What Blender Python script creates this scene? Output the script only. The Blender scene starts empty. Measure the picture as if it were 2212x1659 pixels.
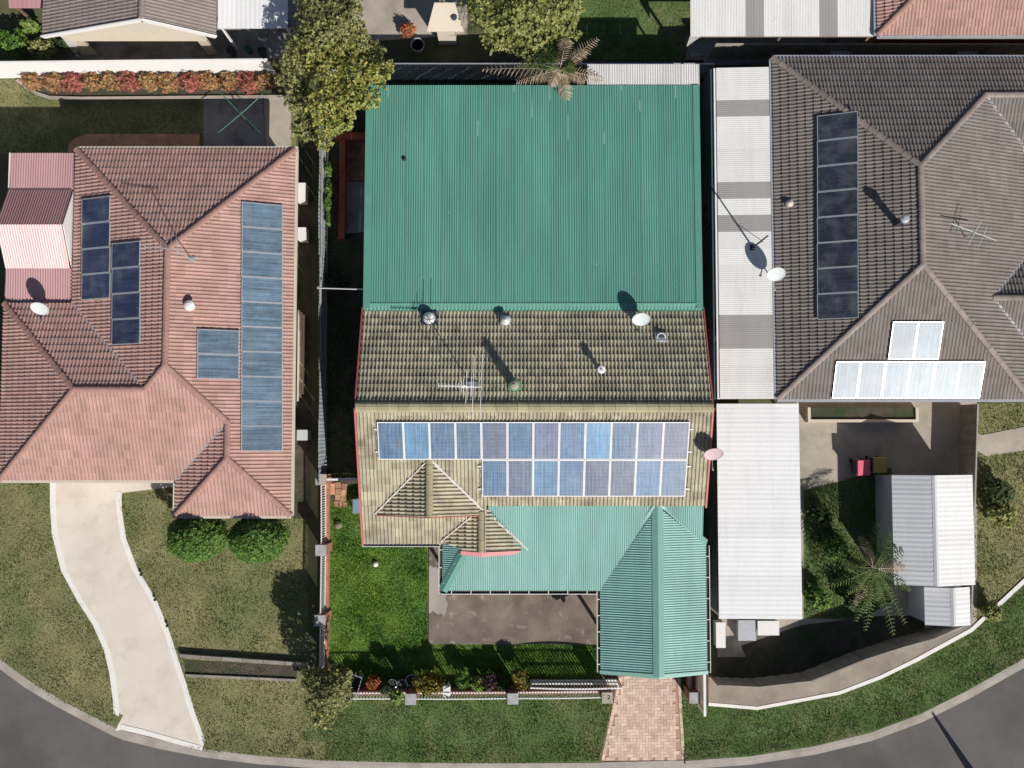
import bpy, bmesh, math, random
import numpy as np
from mathutils import Vector, Matrix
random.seed(7); RNG = np.random.default_rng(7)
SC = bpy.context.scene
COL = SC.collection

# ------------------------------------------------------------------ camera
CAM_H, TILT, FPX = 41.0, math.radians(3.2), 2080.0      # FPX: focal length in pixels of a 2212 px wide picture
cd = bpy.data.cameras.new('camera'); cam = bpy.data.objects.new('camera', cd); COL.objects.link(cam)
cam.location = (0, 0, CAM_H); cam.rotation_euler = (TILT, 0, 0)
cd.sensor_width = 36.0; cd.lens = 36.0 * FPX / 2212.0; cd.clip_end = 2000.0
SC.camera = cam
SC.render.resolution_x, SC.render.resolution_y = 1024, 768
# ------------------------------------------------------------------ sky, sun, exposure
ELEV = math.radians(37.0)
SUN = Vector((0.545 * math.cos(ELEV), -0.838 * math.cos(ELEV), math.sin(ELEV))).normalized()
wd = bpy.data.worlds.new('World'); SC.world = wd; wd.use_nodes = True
wn = wd.node_tree.nodes; wl = wd.node_tree.links
sky = wn.new('ShaderNodeTexSky'); sky.sky_type = 'NISHITA'; sky.sun_disc = False
sky.sun_elevation = ELEV; sky.sun_rotation = math.atan2(SUN.x, SUN.y)
wl.new(sky.outputs[0], wn['Background'].inputs[0]); wn['Background'].inputs[1].default_value = 0.055
sl = bpy.data.lights.new('sun', 'SUN'); sl.energy = 4.8; sl.angle = math.radians(0.5); sl.color = (1.0, 0.955, 0.89)
so = bpy.data.objects.new('sun', sl); COL.objects.link(so); so.location = SUN * 80
so.rotation_euler = SUN.to_track_quat('Z', 'Y').to_euler()
SC.view_settings.view_transform = 'Standard'; SC.view_settings.look = 'None'
SC.view_settings.gamma = 1.0; SC.view_settings.exposure = 0.0; SC.view_settings.use_curve_mapping = False

# ------------------------------------------------------------------ pixel -> place
CT, ST = math.cos(TILT), math.sin(TILT)
def ray(u, v):
    a = (u - 1106.0) / FPX; b = -(v - 829.5) / FPX
    return Vector((a, b * CT + ST, b * ST - CT))
def P(u, v, z=0.0):
    r = ray(u, v); t = (z - CAM_H) / r.z
    return Vector((r.x * t, r.y * t, z))
def P2(u, v, z=0.0):
    p = P(u, v, z); return (p.x, p.y)

# ------------------------------------------------------------------ materials
MATS = {}
def nd(nt, typ, **kw):
    n = nt.nodes.new(typ)
    for k, v in kw.items(): setattr(n, k, v)
    return n
def base_mat(name):
    m = bpy.data.materials.new(name); m.use_nodes = True
    nt = m.node_tree; b = nt.nodes['Principled BSDF']; MATS[name] = m
    return m, nt, b
def mulc(c, k): return (min(c[0]*k, 1), min(c[1]*k, 1), min(c[2]*k, 1), 1)
def ramp(nt, fac, stops, interp='LINEAR'):
    r = nd(nt, 'ShaderNodeValToRGB'); r.color_ramp.interpolation = interp
    e = r.color_ramp.elements
    while len(e) < len(stops): e.new(0.5)
    for i, (p, c) in enumerate(stops): e[i].position = p; e[i].color = tuple(c)[:3] + (1,)
    nt.links.new(fac, r.inputs[0]); return r.outputs[0]
def mixc(nt, fac, a, b, mode='MIX'):
    m = nd(nt, 'ShaderNodeMix', data_type='RGBA', blend_type=mode)
    for i, x in ((0, fac), (6, a), (7, b)):
        if hasattr(x, 'is_linked') or hasattr(x, 'links'): nt.links.new(x, m.inputs[i])
        elif i == 0: m.inputs[0].default_value = x
        else: m.inputs[i].default_value = tuple(x)[:3] + (1,)
    return m.outputs[2]
def noise(nt, scale, detail=4, rough=.55, vec=None, dim='3D'):
    n = nd(nt, 'ShaderNodeTexNoise'); n.inputs['Scale'].default_value = scale
    n.inputs['Detail'].default_value = detail; n.inputs['Roughness'].default_value = rough
    if vec is not None: nt.links.new(vec, n.inputs['Vector'])
    return n.outputs[0]
def wpos(nt, sc=(1, 1, 1)):
    g = nd(nt, 'ShaderNodeNewGeometry'); mp = nd(nt, 'ShaderNodeMapping'); mp.inputs['Scale'].default_value = sc
    nt.links.new(g.outputs['Position'], mp.inputs[0]); return mp.outputs[0]
def math_n(nt, op, a, b=0.0):
    m = nd(nt, 'ShaderNodeMath', operation=op)
    for i, x in enumerate((a, b)):
        if isinstance(x, (int, float)): m.inputs[i].default_value = x
        else: nt.links.new(x, m.inputs[i])
    return m.outputs[0]
def bump(nt, b, h, strength=.3, dist=.02):
    n = nd(nt, 'ShaderNodeBump'); n.inputs['Strength'].default_value = strength; n.inputs['Distance'].default_value = dist
    nt.links.new(h, n.inputs['Height']); nt.links.new(n.outputs[0], b.inputs['Normal'])
def surf(name, c, rough=.75, var=.25, scale=3.0, fine=40.0, fvar=.12, metal=0.0, spec=.4, bmp=.25, stain=None, stains=(.55, .7), sscale=.7, island=0.0):
    """general surface: coarse and fine colour noise, optional stain colour with its own shape, fine relief"""
    m, nt, b = base_mat(name); v = wpos(nt)
    col = ramp(nt, noise(nt, scale, 5, .6, v), [(.25, mulc(c, 1 - var)), (.75, mulc(c, 1 + var))])
    f = noise(nt, fine, 3, .6, v)
    col = mixc(nt, 1.0, col, ramp(nt, f, [(.3, (1 - fvar,) * 3), (.7, (1 + fvar,) * 3)]), 'MULTIPLY')
    if stain:
        k = ramp(nt, noise(nt, sscale, 6, .65, v), [(stains[0], (0, 0, 0)), (stains[1], (1, 1, 1))])
        col = mixc(nt, k, col, stain)
    if island:
        g = nd(nt, 'ShaderNodeNewGeometry'); oi = nd(nt, 'ShaderNodeObjectInfo')
        r = math_n(nt, 'FRACT', math_n(nt, 'ADD', g.outputs['Random Per Island'], oi.outputs['Random']))
        col = mixc(nt, 1.0, col, ramp(nt, r, [(0, (1 - island,) * 3), (1, (1 + island,) * 3)]), 'MULTIPLY')
    nt.links.new(col, b.inputs['Base Color'])
    b.inputs['Roughness'].default_value = rough; b.inputs['Metallic'].default_value = metal
    b.inputs['Specular IOR Level'].default_value = spec
    if bmp: bump(nt, b, f, bmp, .01)
    return m
def leafmat(name, cols, rough=.55, trans=.3, patch=None):
    m, nt, b = base_mat(name); g = nd(nt, 'ShaderNodeNewGeometry')
    n = len(cols)
    col = ramp(nt, g.outputs['Random Per Island'], [(i / max(n - 1, 1), c) for i, c in enumerate(cols)])
    if patch:
        v = wpos(nt)
        k = ramp(nt, noise(nt, patch[1], 4, .6, v), [(.42, (0, 0, 0)), (.58, (1, 1, 1))])
        col = mixc(nt, k, col, mixc(nt, .75, col, patch[0]))
        k2 = ramp(nt, noise(nt, patch[1] * 2.3, 5, .65, wpos(nt, (1, 1, .0))), [(.55, (0, 0, 0)), (.7, (.7,) * 3)]); col = mixc(nt, k2, col, mixc(nt, .6, col, (.30, .26, .10)))
    nt.links.new(col, b.inputs['Base Color']); b.inputs['Roughness'].default_value = rough
    b.inputs['Specular IOR Level'].default_value = .3
    tr = nd(nt, 'ShaderNodeBsdfTranslucent'); nt.links.new(col, tr.inputs[0])
    mx = nd(nt, 'ShaderNodeMixShader'); mx.inputs[0].default_value = trans
    out = nt.nodes['Material Output']
    nt.links.new(b.outputs[0], mx.inputs[1]); nt.links.new(tr.outputs[0], mx.inputs[2]); nt.links.new(mx.outputs[0], out.inputs[0])
    return m
def brickmat(name, c1, c2, mortar, scale=1.0, bw=.24, bh=.086):
    m, nt, b = base_mat(name)
    g = nd(nt, 'ShaderNodeNewGeometry'); sp = nd(nt, 'ShaderNodeSeparateXYZ'); nt.links.new(g.outputs['Position'], sp.inputs[0])
    cb = nd(nt, 'ShaderNodeCombineXYZ')
    nt.links.new(math_n(nt, 'ADD', sp.outputs[0], sp.outputs[1]), cb.inputs[0]); nt.links.new(sp.outputs[2], cb.inputs[1])
    br = nd(nt, 'ShaderNodeTexBrick'); nt.links.new(cb.outputs[0], br.inputs['Vector'])
    br.inputs['Color1'].default_value = c1 + (1,); br.inputs['Color2'].default_value = c2 + (1,); br.inputs['Mortar'].default_value = mortar + (1,)
    br.inputs['Scale'].default_value = scale; br.inputs['Brick Width'].default_value = bw; br.inputs['Row Height'].default_value = bh
    br.inputs['Mortar Size'].default_value = .006
    col = mixc(nt, .35, br.outputs[0], mixc(nt, 1, br.outputs[0], ramp(nt, noise(nt, 9, 4, .6, wpos(nt)), [(.3, (.5,) * 3), (.7, (1.4,) * 3)]), 'MULTIPLY'))
    nt.links.new(col, b.inputs['Base Color']); b.inputs['Roughness'].default_value = .85
    bump(nt, b, br.outputs[1], -.4, .01); return m
def sheetmat(name, c, rough=.42, metal=0.0, streak=.0, dirt=.18, dscale=1.1, rust=None):
    """painted or galvanised corrugated steel; worn pale scratches along the sheet laps"""
    m, nt, b = base_mat(name)
    v = wpos(nt); vs = wpos(nt, (1.4, .22, 1))
    col = ramp(nt, noise(nt, dscale, 5, .65, vs), [(.25, mulc(c, 1 - dirt)), (.8, mulc(c, 1 + dirt))])
    col = mixc(nt, 1, col, ramp(nt, noise(nt, 22, 3, .6, v), [(.3, (.93,) * 3), (.7, (1.07,) * 3)]), 'MULTIPLY')
    oi_ = nd(nt, 'ShaderNodeObjectInfo'); col = mixc(nt, 1, col, ramp(nt, oi_.outputs['Random'], [(0, (.95,) * 3), (1, (1.05,) * 3)]), 'MULTIPLY')
    gr_ = ramp(nt, noise(nt, .9, 6, .7, wpos(nt, (2.5, .3, 1))), [(.52, (0, 0, 0)), (.8, (.35,) * 3)]); col = mixc(nt, gr_, col, mixc(nt, .5, col, (.25, .26, .22)))
    if rust:
        k = ramp(nt, noise(nt, 2.3, 6, .7, v), [(.6, (0, 0, 0)), (.75, (.7, .7, .7))]); col = mixc(nt, k, col, rust)
    if streak:
        uv = nd(nt, 'ShaderNodeUVMap'); sp = nd(nt, 'ShaderNodeSeparateXYZ'); nt.links.new(uv.outputs[0], sp.inputs[0])
        lap = math_n(nt, 'LESS_THAN', math_n(nt, 'ABSOLUTE', math_n(nt, 'SUBTRACT', sp.outputs[0], .045)), .012)
        k = math_n(nt, 'GREATER_THAN', noise(nt, 1.0, 2, .5, wpos(nt, (6, .55, 1))), streak)
        spk = math_n(nt, 'GREATER_THAN', noise(nt, 7.0, 2, .5, v), .79)
        yy = nd(nt, 'ShaderNodeSeparateXYZ'); nt.links.new(v, yy.inputs[0]); k = math_n(nt, 'MULTIPLY', k, math_n(nt, 'GREATER_THAN', math_n(nt, 'ADD', yy.outputs[1], math_n(nt, 'MULTIPLY', noise(nt, .4, 2, .5, v), 3.0)), 13.2))
        col = mixc(nt, math_n(nt, 'MAXIMUM', math_n(nt, 'MULTIPLY', lap, k), math_n(nt, 'MULTIPLY', spk, .5)), col, (.72, .8, .78))
    nt.links.new(col, b.inputs['Base Color']); b.inputs['Roughness'].default_value = rough; b.inputs['Metallic'].default_value = metal
    b.inputs['Specular IOR Level'].default_value = .45
    return m
def panelmat(name, c, line=(.50, .62, .78), alt=None):
    """cells under glass: 6 x 10 cells with bus bars"""
    m, nt, b = base_mat(name)
    uv = nd(nt, 'ShaderNodeUVMap'); sp = nd(nt, 'ShaderNodeSeparateXYZ'); nt.links.new(uv.outputs[0], sp.inputs[0])
    def grid(x, n, w):
        return math_n(nt, 'LESS_THAN', math_n(nt, 'ABSOLUTE', math_n(nt, 'SUBTRACT', math_n(nt, 'FRACT', math_n(nt, 'MULTIPLY', x, n)), .5)), w)
    bus = grid(sp.outputs[0], 18, .085)
    gx = math_n(nt, 'MAXIMUM', grid(math_n(nt, 'ADD', sp.outputs[0], 1/12), 6, .014), grid(math_n(nt, 'ADD', sp.outputs[1], .05), 10, .014))
    v = wpos(nt)
    vor = nd(nt, 'ShaderNodeTexVoronoi'); vor.inputs['Scale'].default_value = 14; nt.links.new(v, vor.inputs['Vector'])
    oi = nd(nt, 'ShaderNodeObjectInfo')
    cc = nd(nt, 'ShaderNodeCombineXYZ')
    nt.links.new(math_n(nt, 'FLOOR', math_n(nt, 'MULTIPLY', sp.outputs[0], 6)), cc.inputs[0]); nt.links.new(math_n(nt, 'FLOOR', math_n(nt, 'MULTIPLY', sp.outputs[1], 10)), cc.inputs[1]); nt.links.new(math_n(nt, 'MULTIPLY', oi.outputs['Random'], 50), cc.inputs[2])
    wnz = nd(nt, 'ShaderNodeTexWhiteNoise'); nt.links.new(cc.outputs[0], wnz.inputs['Vector'])
    a = alt or mulc(c, 1.5)
    col = mixc(nt, math_n(nt, 'MULTIPLY', wnz.outputs['Value'], .45), c, a)
    col = mixc(nt, math_n(nt, 'MULTIPLY', vor.outputs['Color'], .25), col, mulc(c, .55))
    col = mixc(nt, 1, col, ramp(nt, oi.outputs['Random'], [(0, (.82,) * 3), (1, (1.25,) * 3)]), 'MULTIPLY')
    sv = nd(nt, 'ShaderNodeCombineXYZ'); nt.links.new(math_n(nt, 'MULTIPLY', sp.outputs[0], 26), sv.inputs[0]); nt.links.new(math_n(nt, 'MULTIPLY', sp.outputs[1], .8), sv.inputs[1]); nt.links.new(math_n(nt, 'MULTIPLY', oi.outputs['Random'], 90), sv.inputs[2])
    col = mixc(nt, 1, col, ramp(nt, noise(nt, 1.0, 2, .6, sv.outputs[0]), [(.32, (.55,) * 3), (.68, (1.5,) * 3)]), 'MULTIPLY')
    col = mixc(nt, math_n(nt, 'MULTIPLY', bus, .55), col, line); col = mixc(nt, math_n(nt, 'MULTIPLY', gx, .5), col, line)
    col = mixc(nt, ramp(nt, noise(nt, 1.6, 5, .6, v), [(.45, (0, 0, 0)), (.8, (.22,) * 3)]), col, (.45, .47, .5))
    nt.links.new(col, b.inputs['Base Color']); b.inputs['Roughness'].default_value = .42
    b.inputs['Specular IOR Level'].default_value = .5
    b.inputs['Coat Weight'].default_value = .3; b.inputs['Coat Roughness'].default_value = .38
    return m

# ------------------------------------------------------------------ mesh helpers
def link(o): COL.objects.link(o); return o
class MB:
    def __init__(s): s.v = []; s.f = []; s.uv = None
    def add(s, vs, fs):
        o = len(s.v); s.v += [tuple(p) for p in vs]; s.f += [tuple(i + o for i in f) for f in fs]; return s
    def box(s, x0, x1, y0, y1, z0, z1):
        return s.add([(x0, y0, z0), (x1, y0, z0), (x1, y1, z0), (x0, y1, z0), (x0, y0, z1), (x1, y0, z1), (x1, y1, z1), (x0, y1, z1)],
                     [(3, 2, 1, 0), (4, 5, 6, 7), (0, 1, 5, 4), (1, 2, 6, 5), (2, 3, 7, 6), (3, 0, 4, 7)])
    def prism(s, poly, z0, z1):
        """vertical prism; z0, z1 numbers or functions of (x, y)"""
        a = sum(poly[i][0] * poly[(i + 1) % len(poly)][1] - poly[(i + 1) % len(poly)][0] * poly[i][1] for i in range(len(poly)))
        if a < 0: poly = poly[::-1]
        n = len(poly); g0 = z0 if callable(z0) else (lambda x, y: z0); g1 = z1 if callable(z1) else (lambda x, y: z1)
        vs = [(p[0], p[1], g0(p[0], p[1])) for p in poly] + [(p[0], p[1], g1(p[0], p[1])) for p in poly]
        return s.add(vs, [tuple(range(n - 1, -1, -1)), tuple(range(n, 2 * n))] + [(i, (i + 1) % n, n + (i + 1) % n, n + i) for i in range(n)])
    def tube(s, a, b, r0, r1=None, n=8, cap=True):
        a = Vector(a); b = Vector(b); r1 = r0 if r1 is None else r1
        d = (b - a).normalized(); x = d.orthogonal().normalized(); y = d.cross(x)
        vs = [a + (x * math.cos(2 * math.pi * i / n) + y * math.sin(2 * math.pi * i / n)) * r0 for i in range(n)] + [b + (x * math.cos(2 * math.pi * i / n) + y * math.sin(2 * math.pi * i / n)) * r1 for i in range(n)]
        fs = [(i, (i + 1) % n, n + (i + 1) % n, n + i) for i in range(n)]
        if cap: fs += [tuple(range(n - 1, -1, -1)), tuple(range(n, 2 * n))]
        return s.add(vs, fs)
    def bar(s, a, b, w, h, up=(0, 0, 1)):
        """rectangular bar from a to b, w wide, h high along up"""
        a = Vector(a); b = Vector(b); d = (b - a).normalized(); up = Vector(up); x = d.cross(up).normalized(); y = x.cross(d).normalized()
        c = [(-w / 2, -h / 2), (w / 2, -h / 2), (w / 2, h / 2), (-w / 2, h / 2)]
        return s.add([a + x * p + y * q for p, q in c] + [b + x * p + y * q for p, q in c],
                     [(0, 1, 2, 3), (7, 6, 5, 4), (0, 4, 5, 1), (1, 5, 6, 2), (2, 6, 7, 3), (3, 7, 4, 0)])
    def lathe(s, c, prof, n=20, ax=None, cap=True):
        """profile [(r, h)...] about an axis through c"""
        c = Vector(c); z = Vector(ax or (0, 0, 1)).normalized(); x = z.orthogonal().normalized(); y = z.cross(x)
        vs = []; fs = []
        for r, h in prof:
            vs += [c + z * h + (x * math.cos(2 * math.pi * i / n) + y * math.sin(2 * math.pi * i / n)) * r for i in range(n)]
        for k in range(len(prof) - 1):
            fs += [(k * n + i, k * n + (i + 1) % n, (k + 1) * n + (i + 1) % n, (k + 1) * n + i) for i in range(n)]
        if cap and prof[0][0] > 1e-4: fs.append(tuple(range(n - 1, -1, -1)))
        if cap and prof[-1][0] > 1e-4: fs.append(tuple(range((len(prof) - 1) * n, len(prof) * n)))
        return s.add(vs, fs)
    def mesh(s, name):
        me = bpy.data.meshes.new(name); me.from_pydata(s.v, [], s.f); me.update(); return me
def setmat(me, m):
    me.materials.clear(); me.materials.append(MATS[m])
OFF = {}
def par(o, p):
    o.parent = p
    if p.parent is None and p.type == 'EMPTY': o.matrix_parent_inverse = Matrix.Translation(p.location).inverted()
def obj(name, me, m, parent=None, label=None):
    if isinstance(me, MB): me = me.mesh(name)
    setmat(me, m); o = link(bpy.data.objects.new(name, me))
    if parent: par(o, parent)
    if label: o['label'] = label
    return o
def inst(name, me, M, parent=None):
    o = link(bpy.data.objects.new(name, me)); o.matrix_basis = M
    if parent: par(o, parent)
    return o
def smooth(o):
    o.data.polygons.foreach_set('use_smooth', [True] * len(o.data.polygons)); return o
LABELS = {}
def tag(o, label, cat, group=None):
    o['label'] = label; o['category'] = cat
    if group: o['group'] = group
    return o
def thing(name, label, cat, loc, group=None):
    o = link(bpy.data.objects.new(name, None)); o.location = Vector(loc); o.empty_display_size = .2
    return tag(o, label, cat, group)
def struct(name, me, m):
    o = obj(name, me, m); o['kind'] = 'structure'; return o
def stuff(o): o['kind'] = 'stuff'; return o
def frame(o, x, z):
    """matrix with given origin, local X along x, local Z along z"""
    x = Vector(x).normalized(); z = Vector(z); z = (z - x * z.dot(x)).normalized(); y = z.cross(x)
    M = Matrix.Identity(4)
    for i in range(3): M[i][0] = x[i]; M[i][1] = y[i]; M[i][2] = z[i]; M[i][3] = o[i]
    return M

# ------------------------------------------------------------------ roof planes, tiles, corrugated sheets
class Plane:
    def __init__(s, e, down, z0, pitch):
        s.e = Vector((e[0], e[1])); s.d = Vector(down).normalized(); s.z0 = z0; s.p = pitch
        L = math.sqrt(1 + pitch * pitch); s.L = L
        s.T = Vector((-s.d.x, -s.d.y, pitch)) / L; s.S = Vector((-s.d.y, s.d.x, 0)); s.N = s.S.cross(s.T)
        if s.N.z < 0: s.S = -s.S; s.N = s.S.cross(s.T)
        s.O = Vector((e[0], e[1], z0))
    def z(s, x, y): return s.z0 - s.p * ((x - s.e.x) * s.d.x + (y - s.e.y) * s.d.y)
    def at(s, x, y, off=0): return Vector((x, y, s.z(x, y))) + s.N * off
    def st(s, x, y): q = s.at(x, y) - s.O; return (q.dot(s.S), q.dot(s.T))
    def w(s, a, b, n=0): return s.O + s.S * a + s.T * b + s.N * n
    def pix(s, u, v, off=0):
        r = ray(u, v); c = Vector((0, 0, CAM_H)); t = (s.O + s.N * off - c).dot(s.N) / r.dot(s.N); return c + r * t
    def M(s, p): return frame(p, s.S, s.N)
def ccw(p):
    a = sum(p[i][0] * p[(i + 1) % len(p)][1] - p[(i + 1) % len(p)][0] * p[i][1] for i in range(len(p)))
    return p if a > 0 else p[::-1]
def clip_mesh(me, poly):
    """clip a mesh in (s, t, n) to a convex ccw polygon"""
    bm = bmesh.new(); bm.from_mesh(me)
    n = len(poly)
    for i in range(n):
        a = poly[i]; b = poly[(i + 1) % n]; no = (b[1] - a[1], a[0] - b[0], 0)
        bmesh.ops.bisect_plane(bm, geom=bm.verts[:] + bm.edges[:] + bm.faces[:], plane_co=(a[0], a[1], 0), plane_no=no, clear_outer=True, dist=1e-5)
        if not bm.faces: break
    bm.to_mesh(me); bm.free(); return me
def inside(poly, s, t):
    return all((b[0] - a[0]) * (t - a[1]) - (b[1] - a[1]) * (s - a[0]) >= -1e-6 for a, b in zip(poly, poly[1:] + poly[:1]))
TW, TG = .292, .318
def roll(s):
    s = s % (TW / 2); a, w = .38 * TW / 2, .60 * TW / 2
    if a < s < a + w: return .050 * math.sin(math.pi * (s - a) / w) ** .75
    return .0
def tile_arrays(nc=12):
    ss = [TW * i / nc for i in range(nc + 1)]
    v = [(s, 0.0, -.004) for s in ss] + [(s, .012 if roll(s) < .008 else 0.0, .056 + roll(s)) for s in ss] + [(s, TG + .02, .003 + roll(s)) for s in ss]
    k = nc + 1
    f = [(r * k + i, r * k + i + 1, (r + 1) * k + i + 1, (r + 1) * k + i) for r in range(2) for i in range(nc)]
    return np.array(v), np.array(f)
TV, TF = tile_arrays()
def tile_single(name):
    me = bpy.data.meshes.new(name); me.from_pydata([tuple(x) for x in TV], [], [tuple(x) for x in TF]); me.update(); return me
def tile_face(pl, poly, mat, parent, skip=None, name='tile_field', singles=None, flat=1.0):
    """all tiles of one roof face as one clipped part; cells for which singles() holds become tile objects"""
    lp = ccw([pl.st(*p) for p in poly])
    s0, s1 = min(p[0] for p in lp), max(p[0] for p in lp); t0, t1 = min(p[1] for p in lp), max(p[1] for p in lp)
    V = []; Fs = []; c = 0; lone = []
    for j in range(math.floor(t0 / TG) - 1, math.ceil(t1 / TG) + 1):
        for i in range(math.floor(s0 / TW) - 1, math.ceil(s1 / TW) + 1):
            a, b = i * TW, j * TG
            cs = [(a, b), (a + TW, b), (a + TW, b + TG), (a, b + TG)]
            full = all(inside(lp, *q) for q in cs)
            if singles and full and singles(i, j, pl.w(a + TW / 2, b + TG / 2)): lone.append((a, b)); continue
            if not full:   # quick reject by edge
                rej = False
                for p, q in zip(lp, lp[1:] + lp[:1]):
                    if all((q[0] - p[0]) * (y - p[1]) - (q[1] - p[1]) * (x - p[0]) < 0 for x, y in cs): rej = True; break
                if rej: continue
            jit = np.array([0, RNG.normal(0, .002), RNG.normal(0, .0025)])
            V.append(TV * np.array([1, 1, flat]) + np.array([a, b, 0]) + jit); Fs.append(TF + c); c += len(TV)
    o = None
    if V:
        me = bpy.data.meshes.new(name); me.from_pydata(np.concatenate(V).tolist(), [], np.concatenate(Fs).tolist())
        clip_mesh(me, lp); me.transform(pl.M(pl.O)); me.update()
        o = stuff(obj(name, me, mat, parent))
    return o, lone
def deck(pl, polys, mb, th=.05, off=-.012):
    for p in polys:
        mb.prism(p, lambda x, y: pl.z(x, y) - th * pl.L + off, lambda x, y: pl.z(x, y) + off)
def corr_face(pl, poly, mat, parent, sw=.76, pitch=.095, amp=.0135, name='roof_sheet', off=.012, mats=None, n0=0, per=6):
    lp = ccw([pl.st(*p) for p in poly]); out = []
    s0, s1 = min(p[0] for p in lp), max(p[0] for p in lp); t0, t1 = min(p[1] for p in lp), max(p[1] for p in lp)
    nk = max(1, math.ceil((s1 - s0) / sw - 1e-6)); nc = int(round(sw / pitch)) * per
    for k in range(nk):
        a = s0 + k * sw
        v = []; f = []
        for r, t in ((0, t0), (1, t1)):
            for i in range(nc + 1):
                s = sw * i / nc; v.append((a + s, t, off + amp * math.sin(2 * math.pi * s / pitch) + .0025 * (k % 2)))
        f = [(i, i + 1, nc + 2 + i, nc + 1 + i) for i in range(nc)]
        me = bpy.data.meshes.new(name); me.from_pydata(v, [], f)
        clip_mesh(me, lp)
        if not me.polygons: continue
        uv = me.uv_layers.new(name='UVMap')
        co = np.empty(len(me.vertices) * 3); me.vertices.foreach_get('co', co); co = co.reshape(-1, 3)
        li = np.empty(len(me.loops), dtype=np.int32); me.loops.foreach_get('vertex_index', li)
        uv.data.foreach_set('uv', np.stack([(co[li, 0] - a) / sw, co[li, 1]], 1).ravel())
        me.transform(pl.M(pl.O)); me.update()
        o = obj(name, me, mats(k, a) if mats else mat, parent); smooth(o); out.append(o)
    return out
CAPME = {}
def cap_mesh(key, r, ln, lip=.012):
    if key not in CAPME:
        v = []; f = []; n = 7
        for x, rr in ((0, r + lip), (.07, r + lip), (.0705, r), (ln + .03, r * .97)):
            for i in range(n):
                a = math.pi * (-.08 + 1.16 * i / (n - 1)); v.append((x, rr * math.cos(a), rr * .62 * math.sin(a)))
        for k in range(3):
            f += [(k * n + i, (k + 1) * n + i, (k + 1) * n + i + 1, k * n + i + 1) for i in range(n - 1)]
        f.append(tuple(range(n)))
        me = bpy.data.meshes.new(key); me.from_pydata(v, [], f); me.update(); CAPME[key] = me
    return CAPME[key]
def caps(a, b, parent, mat, key, r=.125, ln=.40, lift=.035, name='ridge_tile'):
    a = Vector(a); b = Vector(b); L = (b - a).length; n = max(1, round(L / ln)); me = cap_mesh(key, r, ln)
    if not me.materials: setmat(me, mat)
    d = (b - a) / n
    for i in range(n):
        M = frame(a + d * i + Vector((0, 0, lift + random.uniform(-.004, .004))), d, (0, 0, 1)) @ Matrix.Rotation(random.uniform(-.012, .012), 4, 'Z') @ Matrix.Diagonal((d.length / ln, 1, 1, 1))
        inst(name, me, M, parent)
# ------------------------------------------------------------------ plants
def inpoly(x, y, poly):
    r = np.zeros(len(x), bool); n = len(poly); j = n - 1
    for i in range(n):
        xi, yi = poly[i]; xj, yj = poly[j]
        c = ((yi > y) != (yj > y)) & (x < (xj - xi) * (y - yi) / (yj - yi + 1e-12) + xi); r ^= c; j = i
    return r
def np_mesh(name, V, F):
    me = bpy.data.meshes.new(name); n = len(V); k = F.shape[1]
    me.vertices.add(n); me.vertices.foreach_set('co', V.astype(np.float32).ravel())
    me.loops.add(F.size); me.loops.foreach_set('vertex_index', F.astype(np.int32).ravel())
    me.polygons.add(len(F)); me.polygons.foreach_set('loop_start', np.arange(0, F.size, k, dtype=np.int32)); me.polygons.foreach_set('loop_total', np.full(len(F), k, np.int32))
    me.polygons.foreach_set('use_smooth', np.zeros(len(F), bool)); me.update(); me.validate(); return me
def grass(name, poly, dens, mat, h=.07, w=.016, z=.0, holes=(), label='', cat='grass', zf=None):
    x0, x1 = min(p[0] for p in poly), max(p[0] for p in poly); y0, y1 = min(p[1] for p in poly), max(p[1] for p in poly)
    n = int((x1 - x0) * (y1 - y0) * dens); x = RNG.uniform(x0, x1, n); y = RNG.uniform(y0, y1, n); k = inpoly(x, y, poly)
    for q in holes: k &= ~inpoly(x, y, q)
    x, y = x[k], y[k]; n = len(x)
    cl = .55 + .9 * (np.sin(x * 2.1 + 1.3 * np.sin(y * 1.7)) * np.sin(y * 2.6 + np.sin(x * 3.1)) * .5 + .5)
    a = RNG.uniform(0, 2 * np.pi, n); ln = h * cl * RNG.uniform(.6, 1.5, n); b = RNG.uniform(0, 2 * np.pi, n); le = ln * RNG.uniform(.3, 1.1, n)
    ca, sa = np.cos(a) * w, np.sin(a) * w; z = np.full(n, z) if zf is None else z + zf(x, y)
    V = np.stack([np.stack([x - ca, y - sa, z], 1), np.stack([x + ca, y + sa, z], 1), np.stack([x + np.cos(b) * le, y + np.sin(b) * le, z + ln], 1)], 1).reshape(-1, 3)
    o = stuff(obj(name, np_mesh(name, V, np.arange(3 * n).reshape(-1, 3)), mat)); tag(o, label, cat); return o
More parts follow.
